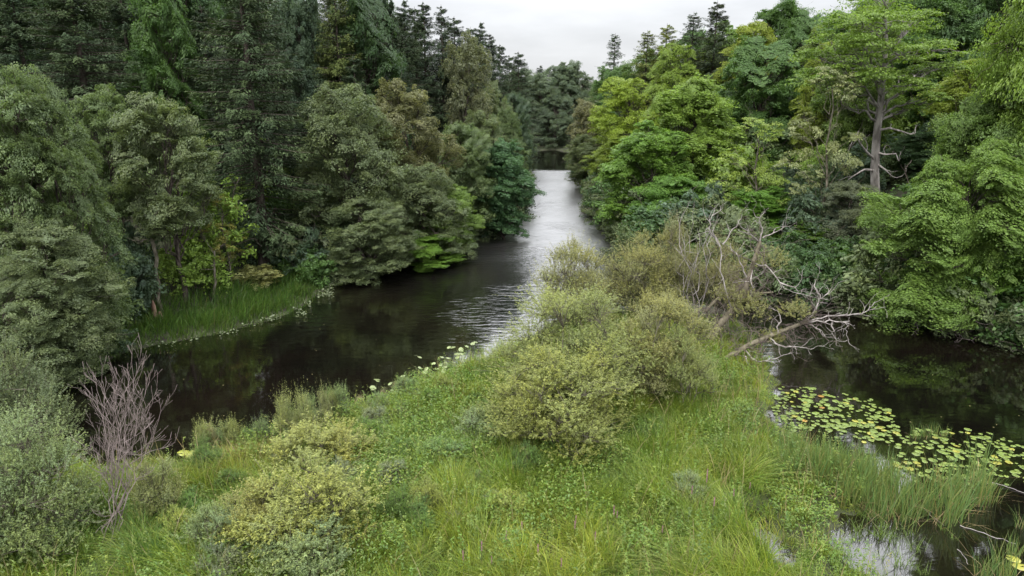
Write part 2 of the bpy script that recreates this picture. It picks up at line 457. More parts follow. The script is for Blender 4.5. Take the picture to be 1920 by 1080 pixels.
def make_broadleaf(seed, H, Rc, cb=0.15, n_big=26, n_sub=22, n_leaf=60, L=0.16, W=0.11, flat=0.7, upb=0.55, rb=0.36,
                   prof=(0.42, 2.0), lean=0.03, trunk_r=0.2, stems=1, droop=0.0, bark=None, holes=0.0):
    rng = rs(seed)
    leaf, wood = Geo(), Geo()
    bend = rng.normal(size=2) * lean * H
    def axis(t, k=0):
        a = 6.283 * k / max(stems, 1) + 0.7
        s = 0 if stems == 1 else 0.22 * Rc
        return np.array([bend[0] * t * t + math.cos(a) * s * t, bend[1] * t * t + math.sin(a) * s * t, t * H])
    for k in range(stems):
        tt = np.linspace(-0.02, 0.86, 9)
        pts = np.array([axis(t, k) for t in tt]); pts[1:, :2] += rng.normal(size=(8, 2)) * 0.008 * H
        tube(wood, pts, trunk_r * (1 - tt * 0.9) * (1 if stems == 1 else 0.7), 7)
    for i in range(n_big):
        t = (i + rng.rand()) / n_big
        z = cb + (1 - cb) * (t ** 0.9) * 0.95
        pr = max(0.15, (1 - min(1, abs((t - prof[0]) / (0.66 if t < prof[0] else 1.04 - prof[0]))) ** prof[1]) ** 0.5)
        az = i * 2.399963 + rng.normal() * 0.5
        u = rng.uniform(0.40, 0.86)
        r_b = Rc * rb * rng.uniform(0.55, 1.6) * (0.6 + 0.5 * pr)
        if rng.rand() < holes: continue
        ctr = axis(z) + np.array([math.cos(az), math.sin(az), 0]) * pr * Rc * u
        ctr[2] = z * H - r_b * 0.3
        pos = clump_leaves(leaf, rng, ctr, r_b, n_sub, int(n_leaf * (r_b / (Rc * rb)) ** 1.3) + 6, L, W, flat, upb, droop=droop)
        zb = max(0.03, z - rng.uniform(0.10, 0.22) - 0.1 * pr)
        st = axis(min(zb, 0.8), rng.randint(stems))
        lim = curve_to(st, ctr, rng, 6, 0.12, 0.05)
        r0 = trunk_r * 0.36 * (1 - 0.6 * z)
        tube(wood, lim, np.linspace(r0, r0 * 0.35, 6), 5)
        if rng.rand() < 0.3:
            grow(wood, rng, lim[-1], unit(lim[-1] - lim[-3]) + [0, 0, .2], r_b * 1.15, 0.02, 1, 2, 0.2, minr=0.008)
        for p in pos[:max(4, n_sub // 3)]:
            tube(wood, curve_to(lim[rng.randint(3, 6)], p, rng, 4, 0.1, 0.06), np.linspace(r0 * .3, 0.012, 4), 4)
    warp((wood, leaf), rng, Rc)
    return wood.mesh('trunk', bark or M_BARK, True), leaf.mesh('crown', M_LEAF), H, Rc

def make_spruce(seed, H, Rc, step=0.5, nb=6, base=0.06, powr=0.72, dens=38, L=0.27, W=0.062, droop=0.28):
    rng = rs(seed)
    leaf, wood = Geo(), Geo()
    tt = np.linspace(-0.02, 1, 10)
    tube(wood, np.stack([rng.normal(size=10) * .02, rng.normal(size=10) * .02, tt * H], 1), 0.011 * H * (1 - tt) + 0.012, 7)
    C, A, N, HU = [], [], [], []
    nbr = int(H / step * nb * 1.35)
    for z in H * (base + (0.988 - base) * np.sort(rng.rand(nbr)) ** 0.92):
        k = (z / H - base) / (1 - base)
        for b in range(1):
            az = rng.rand() * 6.283
            Lb = Rc * (1 - k) ** powr * rng.uniform(0.35, 1.2) + 0.3
            if k < 0.25: Lb *= 0.62 + 1.5 * k
            o = np.array([math.cos(az), math.sin(az), 0])
            m = 6
            s = np.linspace(0, 1, m)
            dz = (0.25 * (k ** 1.5)) * s - droop * s ** 1.5 * (1.15 - k) + 0.10 * s ** 4
            pts = np.outer(s * Lb, o) + np.array([0, 0, z])
            pts[:, 2] += dz * Lb
            tube(wood, pts, np.linspace(0.018 + 0.008 * Lb, 0.006, m), 4)
            nc = int(dens * Lb) + 12
            q = rng.uniform(0.12, 1.0, nc) ** 0.8
            cc = np.stack([np.interp(q, s, pts[:, d]) for d in range(3)], 1)
            side = np.array([-o[1], o[0], 0])
            sg = rng.choice([-1, 1], nc)[:, None]
            w = rng.uniform(0, 0.42, nc)[:, None] * Lb * (1.05 - q[:, None]) * 0.8
            cc = cc + side * sg * w + np.array([0, 0, -1]) * (rng.rand(nc, 1) ** 1.4 * 0.42 * min(Lb, 1.8) * 0.7 + w * 0.25)
            ax = o * 0.7 + side * sg * rng.uniform(0.2, 0.9, (nc, 1)) + np.array([0, 0, -0.55]) * rng.uniform(0.1, 1.6, (nc, 1))
            nn = np.array([0, 0, 1.0]) + o * 0.5 + rng.normal(size=(nc, 3)) * 0.45
            C.append(cc); A.append(ax); N.append(nn); HU.append(np.full(nc, rng.rand() * 0.7) * (0.4 + 0.8 * q))
    C, A, N, HU = map(np.concatenate, (C, A, N, HU))
    leaves(leaf, C, N, L, W, rng, axis=A, hue=np.clip(HU, 0, 1), fold=0.3)
    return wood.mesh('trunk', M_BARK, True), leaf.mesh('crown', M_NEEDLE), H, Rc

def twig_leaves(geo, rng, p, d, length, n, L, W, hue):
    """leaves set along both sides of many twigs; p, d: (m,3)"""
    m = len(p)
    s = rng.uniform(0.05, 1.0, (m, n))
    side = unit(np.cross(d, rng.normal(size=(m, 3))))
    side2 = np.cross(d, side)
    ph = rng.uniform(0, 6.283, (m, n))
    out = np.cos(ph)[..., None] * side[:, None] + np.sin(ph)[..., None] * side2[:, None]
    c = p[:, None] + d[:, None] * (s * length[:, None])[..., None]
    c[..., 2] -= 0.25 * (s ** 2) * length[:, None] * (1 - np.abs(d[:, None, 2]))
    ax = unit(d[:, None] * 0.8 + out * 0.75)
    c = c + ax * L * 0.5
    nr = np.array([0, 0, 1.0]) + out * 0.45 + rng.normal(size=out.shape) * 0.4
    h = np.repeat(hue[:, None], n, 1) * rng.uniform(0.6, 1.25, (m, n))
    leaves(geo, c.reshape(-1, 3), nr.reshape(-1, 3), L, W, rng, axis=ax.reshape(-1, 3), hue=np.clip(h.ravel(), 0, 1))

def make_willow(seed, H, Rc, n_big=16, n_twig=90, n_leaf=20, L=0.092, W=0.025, stems=9, upright=0.85, gap=0.10, low=0.1, tw=0.55, stem_r=0.05):
    rng = rs(seed)
    leaf, wood = Geo(), Geo()
    roots = [np.array([rng.normal() * 0.15 * Rc, rng.normal() * 0.15 * Rc, -0.1]) for _ in range(stems)]
    forks = []
    for k in range(stems):
        az = k * 6.283 / stems + rng.normal() * 0.3
        tip = np.array([math.cos(az) * Rc * rng.uniform(0.3, 0.6), math.sin(az) * Rc * rng.uniform(0.3, 0.6), H * rng.uniform(0.5, 0.72)])
        pts = curve_to(roots[k], tip, rng, 7, 0.05, 0.035)
        tube(wood, pts, np.linspace(stem_r, stem_r * .4, 7), 5)
        forks += [pts[i] for i in (2, 3, 4, 5, 6)]
    forks = np.array(forks)
    for i in range(n_big):
        t = (i + rng.rand()) / n_big
        el = math.asin(min(0.99, low + (1 - low) * t))
        az = i * 2.399963 + rng.normal() * 0.4
        u = rng.uniform(0.42, 0.92)
        c = np.array([math.cos(az) * math.cos(el) * Rc * u, math.sin(az) * math.cos(el) * Rc * u, H * (0.16 + 0.68 * math.sin(el) * u / 0.7)])
        rb = Rc * rng.uniform(0.15, 0.36)
        if rng.rand() < gap: continue
        d = unit(rng.normal(size=(n_twig, 3)))
        d[:, 2] = np.where(d[:, 2] < -0.3, -d[:, 2], d[:, 2])
        p = c + d * rb * np.array([1, 1, 0.85]) * rng.uniform(0.3, 0.95, (n_twig, 1))
        dr = unit(d * 0.8 + np.array([0, 0, upright]) + 0.4 * rng.normal(size=d.shape) + unit(c * np.array([1, 1, 0]) + 1e-6) * 0.25)
        ln = rng.uniform(0.4, 1.3, n_twig) * tw * np.where(rng.rand(n_twig) < 0.18, 1.9, 1)
        hue = np.clip(rng.rand() * 0.9 + rng.normal(size=n_twig) * 0.18, 0, 1)
        twig_leaves(leaf, rng, p, dr, ln, n_leaf, L, W, hue)
        f = forks[np.argmin(np.linalg.norm(forks - c, axis=1) + 0.6 * np.maximum(0, forks[:, 2] - c[2]))]
        lim = curve_to(f, c, rng, 5, 0.08, 0.06)
        tube(wood, lim, np.linspace(stem_r * .45, stem_r * .2, 5), 4)
        for j in range(0, n_twig, 4):
            e = p[j] + dr[j] * ln[j] * 0.8
            tube(wood, np.array([lim[rng.randint(2, 5)], p[j], e]), [0.012, 0.008, 0.004], 3)
    return wood.mesh('stem', M_STEM, True), leaf.mesh('foliage', M_WILLOW), H, Rc

def grow(geo, rng, p, d, L, r, depth, kids=3, wob=0.22, up=0.05, spread=0.75, shrink=0.62, sides=5, minr=0.006, tips=None):
    n = 6
    pts = [np.asarray(p, float)]
    d = unit(np.asarray(d, float))
    dirs = [d]
    for i in range(n):
        d = unit(d + rng.normal(size=3) * wob + np.array([0, 0, up]))
        pts.append(pts[-1] + d * L / n); dirs.append(d)
    rr = np.linspace(r, max(r * 0.45, minr), n + 1)
    tube(geo, pts, rr, sides if r > 0.02 else 4)
    if tips is not None and depth == 0: tips.append(pts[-1])
    if depth > 0:
        for k in range(kids):
            i = rng.randint(2, n + 1) if k else n
            dd = unit(dirs[i] + unit(rng.normal(size=3)) * spread)
            grow(geo, rng, pts[i], dd, L * shrink * rng.uniform(0.7, 1.2), rr[i] * 0.7, depth - 1, kids, wob, up, spread, shrink, sides, minr, tips)

# kinds: name of the thing, its child meshes' names, list of variants
print('building tree meshes')
KIND = {
 'alder': [make_broadleaf(11 + k, 12, 3.3, 0.06, 52, 26, 84, 0.105, 0.072, 1.0, 0.32, 0.26, stems=2, trunk_r=0.2, holes=0.1) for k in range(3)],
 'alder_near': [make_broadleaf(31 + k, 12, 3.3, 0.04, 64, 34, 88, 0.082, 0.058, 1.0, 0.32, 0.24, stems=3, trunk_r=0.2, holes=0.1) for k in range(2)],
 'alder_high': [make_broadleaf(41, 12, 2.6, 0.36, 40, 28, 88, 0.095, 0.065, 1.0, 0.30, 0.28, trunk_r=0.17, holes=0.1)],
 'oak': [make_broadleaf(51 + k, 16, 5, 0.10, 60, 30, 88, 0.16, 0.11, 0.85, 0.42, 0.25, trunk_r=0.33, holes=0.1) for k in range(2)],
 'oak_near': [make_broadleaf(56, 14, 5, 0.02, 92, 38, 88, 0.115, 0.082, 0.8, 0.46, 0.21, trunk_r=0.33, holes=0.12)],
 'maple': [make_broadleaf(61 + k, 14, 3.8, 0.08, 56, 30, 84, 0.14, 0.105, 0.9, 0.46, 0.25, trunk_r=0.24, holes=0.1) for k in range(2)],
 'beech': [make_broadleaf(71 + k, 16, 4, 0.06, 80, 26, 52, 0.145, 0.085, 0.6, 0.6, 0.25, trunk_r=0.25, droop=0.08, holes=0.1) for k in range(2)],
 'birch': [make_broadleaf(81, 15, 2.9, 0.12, 34, 24, 44, 0.16, 0.10, 1.25, 0.25, 0.30, trunk_r=0.16, droop=0.35)],
 'sparse': [make_broadleaf(91, 13, 3.0, 0.25, 26, 9, 40, 0.15, 0.10, 0.5, 0.6, 0.26, trunk_r=0.14, holes=0.15, bark=M_STEM)],
 'spruce': [make_spruce(101 + k, 24, 3.7) for k in range(3)],
 'spruce_thin': [make_spruce(111, 20, 2.6, step=0.6, nb=6, dens=20, droop=0.12)],
 'shrub': [make_broadleaf(121 + k, 2.6, 1.7, 0.02, 16, 16, 34, 0.12, 0.085, 0.8, 0.5, 0.40, trunk_r=0.035, stems=3) for k in range(2)],
 'willow': [make_willow(131, 5.4, 3.2, 64, 70, 20), make_willow(132, 4.2, 2.6, 52, 66, 20, low=0.0), make_willow(133, 4.6, 2.6, 38, 60, 20, gap=0.15, stems=6, low=0.25)],
 'sallow': [make_willow(141, 2.2, 1.4, 34, 46, 20, 0.07, 0.026, tw=0.4, stem_r=0.025), make_willow(142, 4.6, 3.0, 84, 72, 20, 0.07, 0.032, low=-0.1, tw=0.5)],
 'sapling': [make_willow(151, 2.3, 0.9, 12, 40, 22, 0.085, 0.022, stems=7, upright=1.8, tw=0.6, stem_r=0.02)],
}

def plant(kind, var, name, loc, rz, height, radius, color, label, cat, group=None, lean=None):
    wood, leaf, H, Rc = KIND[kind][var % len(KIND[kind])]
    o = empty(name, loc, rz)
    o.scale = (radius / Rc, radius / Rc, height / H)
    if lean: o.rotation_euler = (lean[0], lean[1], rz)
    a = link('stem' if 'stem' in wood.name else 'trunk', wood, o)
    b = link('foliage' if 'foliage' in leaf.name else 'crown', leaf, o, np.array(color) * (1.28 if kind not in ('willow', 'sallow', 'sapling', 'spruce') else 1.1))
    tag(o, label, cat, group)
    return o

def tree_px(kind, var, name, px, Y, top, half, color, label, cat='tree', group=None, seed=None, base=None, lean=None):
    """a tree whose middle and top stand where the survey photo has them, at distance Y"""
    p = at(px, top, Y)
    zc = Y * cp_ + (CAM_H - (p[2] * .5)) * sp_
    x = (px - 960) * zc / FPX
    z0 = zland(x, Y) if base is None else base
    z0 = max(z0, 0.02) - 0.05
    rad = half * zc / FPX
    rz = (hash((px, top, Y)) % 628) / 100.0 if seed is None else seed
    return plant(kind, var, name, (x, Y, z0), rz, max(0.6, p[2] - z0), rad, color, label, cat, group, lean)

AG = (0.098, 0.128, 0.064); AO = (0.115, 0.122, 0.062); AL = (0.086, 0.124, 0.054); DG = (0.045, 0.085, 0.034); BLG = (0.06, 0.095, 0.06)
SP = (0.046, 0.072, 0.036); SY = (0.078, 0.105, 0.034); SD = (0.042, 0.066, 0.038); BY = (0.155, 0.215, 0.03); BG = (0.10, 0.18, 0.032); OKG = (0.13, 0.20, 0.04)
FAR_HAZE = (0.085, 0.118, 0.078); LG = (0.16, 0.22, 0.05); OY = (0.26, 0.19, 0.03); MG = (0.06, 0.115, 0.032); WO = (0.19, 0.20, 0.085); WY = (0.186, 0.214, 0.068); WG = (0.168, 0.203, 0.074); SG = (0.14, 0.19, 0.088)  # far trees' green is lightened: air haze put into the leaf colour

T = [
 # --- left bank, front row
 ('alder_near', 0, 'alder_tree', 40, 35, 120, 120, AL, 'tall grey green alder at the left frame edge, its top against dark spruce'),
 ('alder_near', 1, 'alder_tree', 140, 36, 150, 84, AL, 'tall green alder leaning over the river at its narrow left end'),
 ('alder_near', 0, 'alder_tree', 105, 33.5, 400, 102, AG, 'low wide grey alder with skirts of leaves hanging over the water'),
 ('alder_near', 1, 'alder_tree', 30, 31, 520, 110, AG, 'lowest grey alder in the bottom left of the wooded bank'),
 ('alder_high', 0, 'alder_tree', 222, 43.5, 172, 70, AL, 'slim alder between two taller alders, seen against dark spruce'),
 ('alder_high', 0, 'alder_tree', 325, 43.0, 188, 88, AG, 'round topped alder with bare trunk standing above the broken stumps'),
 ('sparse', 0, 'young_maple', 425, 46, 355, 42, (0.17, 0.17, 0.05), 'thin yellowing tree beside the dark trunk of the great spruce'),
 ('shrub', 0, 'hazel_bush', 365, 44.5, 462, 58, OKG, 'light green rounded bush at the edge of the grassy bank'),
 ('shrub', 1, 'maple_bush', 484, 48.0, 497, 48, (0.21, 0.22, 0.09), 'pale straw yellow bush hanging over the grassy bank'),
 ('shrub', 1, 'elder_bush', 560, 51.5, 432, 70, BLG, 'blue green bush between the great spruce and the grey alder'),
 ('shrub', 0, 'elder_bush', 235, 41.0, 450, 60, BLG, 'dark blue green bush behind the broken stumps'),
 ('alder', 0, 'alder_tree', 665, 55, 150, 105, AG, 'broad grey green alder spreading over the river right of the great spruce'),
 ('alder', 1, 'alder_tree', 685, 51.5, 368, 85, AG, 'low grey alder bough tree overhanging the dark water below the broad alder'),
 ('alder', 2, 'alder_tree', 775, 61, 146, 88, AO, 'brownish olive alder with rounded top at the river bend'),
 ('alder', 0, 'alder_tree', 800, 57, 300, 80, AG, 'grey alder leaning low over the river bend below the brownish one'),
 ('alder', 1, 'alder_tree', 862, 64, 228, 66, AL, 'dull green alder standing at the outer side of the bend'),
 ('maple', 0, 'maple_tree', 842, 58, 348, 55, (0.10, 0.16, 0.035), 'small yellow green maple among grey alders at the bend'),
 ('maple', 1, 'maple_tree', 800, 55, 432, 60, BG, 'bright green low maple touching the water at the bend'),
 ('maple', 0, 'lime_tree', 945, 66, 262, 58, (0.05, 0.105, 0.045), 'deep green lime with drooping leaf curtain at the bright water edge'),
 ('alder', 2, 'alder_tree', 915, 72, 205, 58, AG, 'grey alder just behind the drooping deep green lime'),
 ('alder', 0, 'alder_tree', 950, 84, 196, 42, AL, 'narrow green alder behind the lime, beside the bright reach'),
 ('alder', 1, 'alder_tree', 962, 105, 172, 36, BLG, 'bluish alder far down the left bank'),
 ('birch', 0, 'birch_tree', 872, 86, 60, 48, (0.115, 0.13, 0.08), 'pale grey birch among the dark spruces on the skyline'),
 # --- left bank, behind
 ('spruce', 0, 'spruce_tree', 165, 54, -150, 140, SP, 'dark spruce with dead grey branches behind the left alders'),
 ('oak', 0, 'lime_tree', 318, 60, -70, 74, MG, 'tall green lime between two dark spruces'),
 ('spruce', 1, 'spruce_tree', 470, 51.5, -190, 150, SP, 'great dark spruce reaching out of the frame above the grassy bank'),
 ('oak', 1, 'elm_tree', 578, 66, -40, 55, BLG, 'grey blue broadleaf tree squeezed between two spruces'),
 ('spruce', 2, 'spruce_tree', 640, 66, -80, 80, SY, 'yellowish spruce standing over the broad grey alder'),
 ('oak', 0, 'elm_tree', 708, 80, -35, 62, BLG, 'greyish round broadleaf tree left of the skyline spruces'),
 ('spruce', 0, 'spruce_tree', 764, 84, -2, 62, SD, 'first dark spruce on the left skyline, beside the greyish tree'),
 ('spruce', 1, 'spruce_tree', 800, 88, 2, 64, SD, 'tall dark spruce in the middle of the left skyline cluster'),
 ('spruce', 2, 'spruce_tree', 832, 88, 8, 58, SD, 'dark spruce just left of the pale birch'),
 ('spruce', 0, 'spruce_tree', 902, 104, 40, 54, SD, 'dark spruce just right of the pale birch on the skyline'),
 ('spruce', 1, 'spruce_tree', 938, 112, 82, 50, SD, 'short dark spruce on the falling skyline'),
 ('spruce', 2, 'spruce_tree', 972, 122, 96, 55, SD, 'last dark spruce before the gap of sky'),
 ('spruce', 1, 'spruce_tree', 783, 92, 12, 78, SP, 'shorter spruce squeezed between two skyline spruces'),
 ('spruce', 0, 'spruce_tree', 752, 96, 22, 70, SP, 'dark spruce at the very left end of the open sky'),
 ('spruce', 2, 'spruce_tree', 855, 100, 30, 75, SD, 'dark spruce directly behind the pale birch'),
 ('spruce', 1, 'spruce_tree', 884, 110, 50, 60, SP, 'spruce whose tip shows between the pale birch and its right neighbour'),
 ('spruce', 0, 'spruce_tree', 918, 108, 62, 60, SD, 'spruce stepping down the skyline right of the birch'),
 ('spruce', 2, 'spruce_tree', 955, 118, 102, 48, SP, 'small spruce between the last two skyline spruces'),
 ('alder', 2, 'alder_tree', 915, 92, 150, 40, AG, 'grey green tree under the skyline spruces right of the birch'),
 ('maple', 1, 'maple_tree', 935, 98, 190, 30, (0.07, 0.13, 0.045), 'green rounded maple under the skyline spruces'),
 # --- far end
 ('alder', 0, 'far_tree', 1018, 169, 134, 44, FAR_HAZE, 'hazy grey tree at the far river corner, left of the gap'),
 ('oak', 1, 'far_tree', 1062, 176, 112, 44, FAR_HAZE, 'tallest hazy tree closing the far end of the river'),
 ('alder', 2, 'far_tree', 1092, 174, 132, 26, FAR_HAZE, 'hazy tree at the right side of the far river end'),
 ('alder', 1, 'far_tree', 985, 172, 128, 40, FAR_HAZE, 'rounded grey tree standing before the hazy far trees'),
 ('spruce', 0, 'spruce_tree', 1012, 178, 122, 30, SD, 'tiny dark conifer at the far end of the river'),
 ('alder', 0, 'far_tree', 1040, 166, 175, 34, FAR_HAZE, 'low grey tree over the darkest far water'),
 # --- right bank
 ('spruce_thin', 0, 'spruce_tree', 1149, 138, 62, 46, SD, 'thin lone spruce standing clear against the sky'),
 ('alder', 1, 'alder_tree', 1128, 128, 140, 34, AG, 'grey tree under the thin lone spruce'),
 ('birch', 0, 'willow_tree', 1104, 112, 186, 40, (0.14, 0.145, 0.085), 'pale drooping willow at the right edge of the bright reach'),
 ('alder', 2, 'alder_tree', 1102, 100, 250, 40, AG, 'grey alder low over the bright reach below the pale willow'),
 ('beech', 0, 'beech_tree', 1178, 90, 132, 66, BY, 'yellow green beech with layered sprays at the right of the reach'),
 ('beech', 1, 'beech_tree', 1160, 84, 250, 58, (0.13, 0.18, 0.03), 'lower yellow green beech over the water under the layered one'),
 ('beech', 1, 'beech_tree', 1262, 96, 70, 58, (0.125, 0.185, 0.03), 'yellow green beech below the pointed larch tops'),
 ('spruce_thin', 0, 'larch_tree', 1207, 104, 56, 60, (0.10, 0.125, 0.04), 'light green pointed larch on the right skyline'),
 ('spruce_thin', 0, 'larch_tree', 1243, 104, 44, 66, (0.13, 0.16, 0.035), 'yellowish pointed larch beside the light green one'),
 ('spruce', 2, 'spruce_tree', 1332, 96, 0, 76, (0.045, 0.065, 0.035), 'dark spruce rising highest above the yellow beeches'),
 ('spruce_thin', 0, 'pine_tree', 1290, 100, 22, 62, (0.05, 0.07, 0.045), 'ragged blue green conifer left of the dark spruce'),
 ('beech', 0, 'beech_tree', 1400, 92, 30, 62, (0.15, 0.19, 0.03), 'beech with golden top right of the dark spruce'),
 ('oak', 1, 'ash_tree', 1455, 108, -6, 66, MG, 'airy ash tree against the sky behind the golden beech'),
 ('oak', 0, 'oak_tree', 1420, 76, 72, 92, MG, 'large dull green oak in the middle of the right bank'),
 ('maple', 0, 'maple_tree', 1295, 70, 142, 82, OKG, 'fresh green maple below the dark spruce'),
 ('maple', 1, 'maple_tree', 1222, 65, 232, 92, BG, 'bright green maple filling the bank above the olive bushes'),
 ('maple', 0, 'maple_tree', 1270, 60, 330, 78, (0.08, 0.155, 0.032), 'deeper green maple directly behind the olive bushes'),
 ('alder', 0, 'alder_tree', 1128, 80, 330, 40, AG, 'grey bush like alder dipping into the right of the reach'),
 ('alder', 2, 'alder_tree', 1165, 72, 360, 45, MG, 'dull green alder at the waterline left of the bright maple'),
 ('sparse', 0, 'maple_tree', 1412, 57, 214, 66, LG, 'slender lime green maple with open crown behind the dead branches'),
 ('maple', 1, 'maple_tree', 1418, 56, 350, 66, (0.09, 0.18, 0.03), 'low lime green maple just above the dead branches'),
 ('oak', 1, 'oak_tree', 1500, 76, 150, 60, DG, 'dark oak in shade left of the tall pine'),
 ('sparse', 0, 'aspen_tree', 1545, 53, 112, 70, (0.165, 0.19, 0.10), 'sparse grey aspen with bare limbs left of the pine trunk'),
 ('alder', 1, 'willow_tree', 1590, 51, 340, 66, (0.095, 0.115, 0.075), 'blue grey willow standing before the foot of the pine trunk'),
 ('maple', 0, 'hornbeam_tree', 1520, 52, 415, 55, (0.085, 0.15, 0.03), 'low green hornbeam between dead branches and grey willow'),
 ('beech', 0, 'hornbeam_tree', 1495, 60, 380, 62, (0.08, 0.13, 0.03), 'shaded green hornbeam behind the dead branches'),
 ('beech', 1, 'beech_tree', 1795, 62, 100, 66, (0.135, 0.18, 0.03), 'golden green young beech right of the pine'),
 ('oak_near', 0, 'oak_tree', 1800, 42.0, 275, 165, (0.105, 0.17, 0.04), 'large fresh green oak leaning over the dark water'),
 ('oak_near', 0, 'oak_tree', 1900, 46, 70, 135, (0.10, 0.16, 0.045), 'tall green oak cut by the right frame edge'),
 ('oak_near', 0, 'oak_tree', 1905, 40.5, 380, 110, BG, 'deep green oak low over the water at the right frame edge'),
 ('alder', 0, 'alder_tree', 1172, 116, 118, 58, MG, 'grey green rounded tree on the right skyline beside the lone spruce'),
 ('oak', 1, 'oak_tree', 1228, 112, 84, 66, (0.085, 0.14, 0.04), 'oak filling the skyline behind the two larches'),
 ('oak', 0, 'oak_tree', 1288, 110, 62, 72, MG, 'dull oak on the skyline below the ragged blue green conifer'),
 ('maple', 1, 'maple_tree', 1362, 106, 40, 70, (0.09, 0.15, 0.035), 'rounded maple on the skyline between dark spruce and golden beech'),
 ('oak', 0, 'oak_tree', 1500, 104, 22, 60, MG, 'oak on the skyline left of the pine crown'),
 ('oak_near', 0, 'oak_tree', 2010, 44, -230, 150, OKG, 'added very tall oak blocking sky reflection, its left boughs at the right frame edge'),  # added past the frame to keep bright sky out of the water
 ('oak_near', 0, 'oak_tree', 2220, 40, -300, 170, MG, 'added unseen oak just outside the right frame edge, blocking sky reflection'),  # unseen, added to darken what the right-hand water reflects
 ('alder', 2, 'alder_tree', 1695, 44.5, 470, 66, (0.10, 0.145, 0.05), 'small grey green alder at the water left of the large oak'),
 ('oak', 0, 'oak_tree', 1600, 66, 10, 70, (0.09, 0.14, 0.035), 'green oak behind the left side of the pine crown'),
 ('beech', 0, 'beech_tree', 1525, 70, 62, 40, (0.145, 0.19, 0.03), 'golden leaved beech top left of the pine crown'),
 ('oak', 1, 'lime_tree', 1730, 72, -60, 95, MG, 'tall dull green lime behind the pine crown'),
 ('oak', 0, 'lime_tree', 1850, 68, -70, 95, (0.055, 0.10, 0.04), 'dark lime rising behind the golden young beech'),
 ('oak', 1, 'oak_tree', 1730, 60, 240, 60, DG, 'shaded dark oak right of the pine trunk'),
]
for i, (k, v, nm, px, Y, top, half, colr, lab) in enumerate(T):
    tree_px(k, v, nm, px, Y, top, half, colr, lab, 'bush' if k == 'shrub' else 'tree', seed=(i * 2.1) % 6.28)

# --- the wood behind: single trees, kept under the skyline of the hills
SKY = np.array([(-400, -500), (0, -330), (500, -180), (700, -30), (745, 25), (800, 30), (860, 60), (920, 100), (980, 135), (1010, 145), (1100, 150),
                (1150, 158), (1200, 130), (1250, 100), (1300, 75), (1400, 60), (1480, 40), (1530, 30), (1570, 10), (1620, -50), (1920, -250), (2400, -500)], float)
rng = rs(7)
spots = []
def far_enough(x, y, d): return all((x - a) ** 2 + (y - b) ** 2 > d * d for a, b in spots)
tries = 0
nfill = 0
while nfill < 190 and tries < 9000:
    tries += 1
    y = rng.uniform(44, 185); x = rng.uniform(-0.85, 0.85) * (y + 6)
    h0, dl, dr, ds = (float(a[0]) for a in land(np.array([x]), np.array([y])))
    side = 'left' if dl > 0 else 'right' if dr > 0 else None
    if side is None or max(dl, dr) < 7 or (side == 'right' and (y < 74 or (y < 102 and ppx(x, y, h0 + 8)[0] < 1520))) or (side == 'left' and y < 58) or not far_enough(x, y, 3.9 + y * 0.014): continue
    hgt = rng.uniform(14, 22)
    px, _ = ppx(x, y, h0 + 8)
    top = at(px, np.interp(px, SKY[:, 0], SKY[:, 1]) + rng.uniform(4, 40), y)[2]
    hgt = min(hgt, top - h0)
    if hgt < 6 or not -350 < px < 2270: continue
    spots.append((x, y)); nfill += 1
    u = rng.rand()
    if side == 'left':
        if u < 0.8 or 690 < px < 1000: k, nm, c, lab = 'spruce', 'spruce_tree', SD, 'dark spruce standing deep in the wood on the slope above the alders'
        else: k, nm, c, lab = 'oak', 'lime_tree', DG, 'dark green broadleaf tree deep in the wood on the slope above the alders'
    else:
        if u < 0.2: k, nm, c, lab = 'spruce', 'spruce_tree', SD, 'dark spruce standing deep in the wood behind maples and oaks'
        elif u < 0.4: k, nm, c, lab = 'beech', 'beech_tree', (0.095, 0.14, 0.03), 'yellowish beech deep in the wood behind maples and oaks'
        else: k, nm, c, lab = 'oak', 'lime_tree', MG, 'dull green broadleaf tree deep in the wood behind maples and oaks'
    rad = (4.0 if k == 'spruce' else 4.6) * rng.uniform(0.85, 1.2) * min(1, hgt / 14 + 0.25)
    plant(k, rng.randint(3), nm, (x, y, h0 - 0.1), rng.rand() * 6.28, hgt, rad, np.array(c) * rng.uniform(0.8, 1.2), lab, 'tree', lab.replace('tree', 'trees').replace('spruce', 'spruces').replace('beech', 'beeches'))
print('fill trees', nfill, tries)

# --- young trees and hazels in the half shade of the wood
usp = []
for k in range(4000):
    if len(usp) >= 110: break
    y = rng.uniform(40, 95); x = rng.uniform(-0.8, 0.8) * (y + 4)
    h0, dl, dr, ds = (float(a[0]) for a in land(np.array([x]), np.array([y])))
    m_ = max(dl, dr)
    if m_ < 4.5 or m_ > 30 or any((x - a) ** 2 + (y - b) ** 2 < 9 for a, b in usp): continue
    px, _ = ppx(x, y, h0 + 2)
    if not -60 < px < 1980: continue
    if dl > 0 and 240 < px < 600 and y < 47: continue
    if dr > 0 and 1540 < px < 1760 and y < 56: continue
    usp.append((x, y)); hgt = rng.uniform(2.8, 6.0)
    lab = 'young leafy tree in the shade under the tall trees of the left wood' if dl > 0 else 'young leafy tree in the shade under the tall trees of the right wood'
    plant('shrub', rng.randint(2), 'young_tree', (x, y, h0 - 0.1), rng.rand() * 6.28, hgt, hgt * rng.uniform(0.45, 0.65), np.array([AL, MG, BLG, OKG][rng.randint(4)]) * rng.uniform(0.8, 1.2),
          lab, 'tree', 'young trees under the ' + ('left' if dl > 0 else 'right') + ' wood')

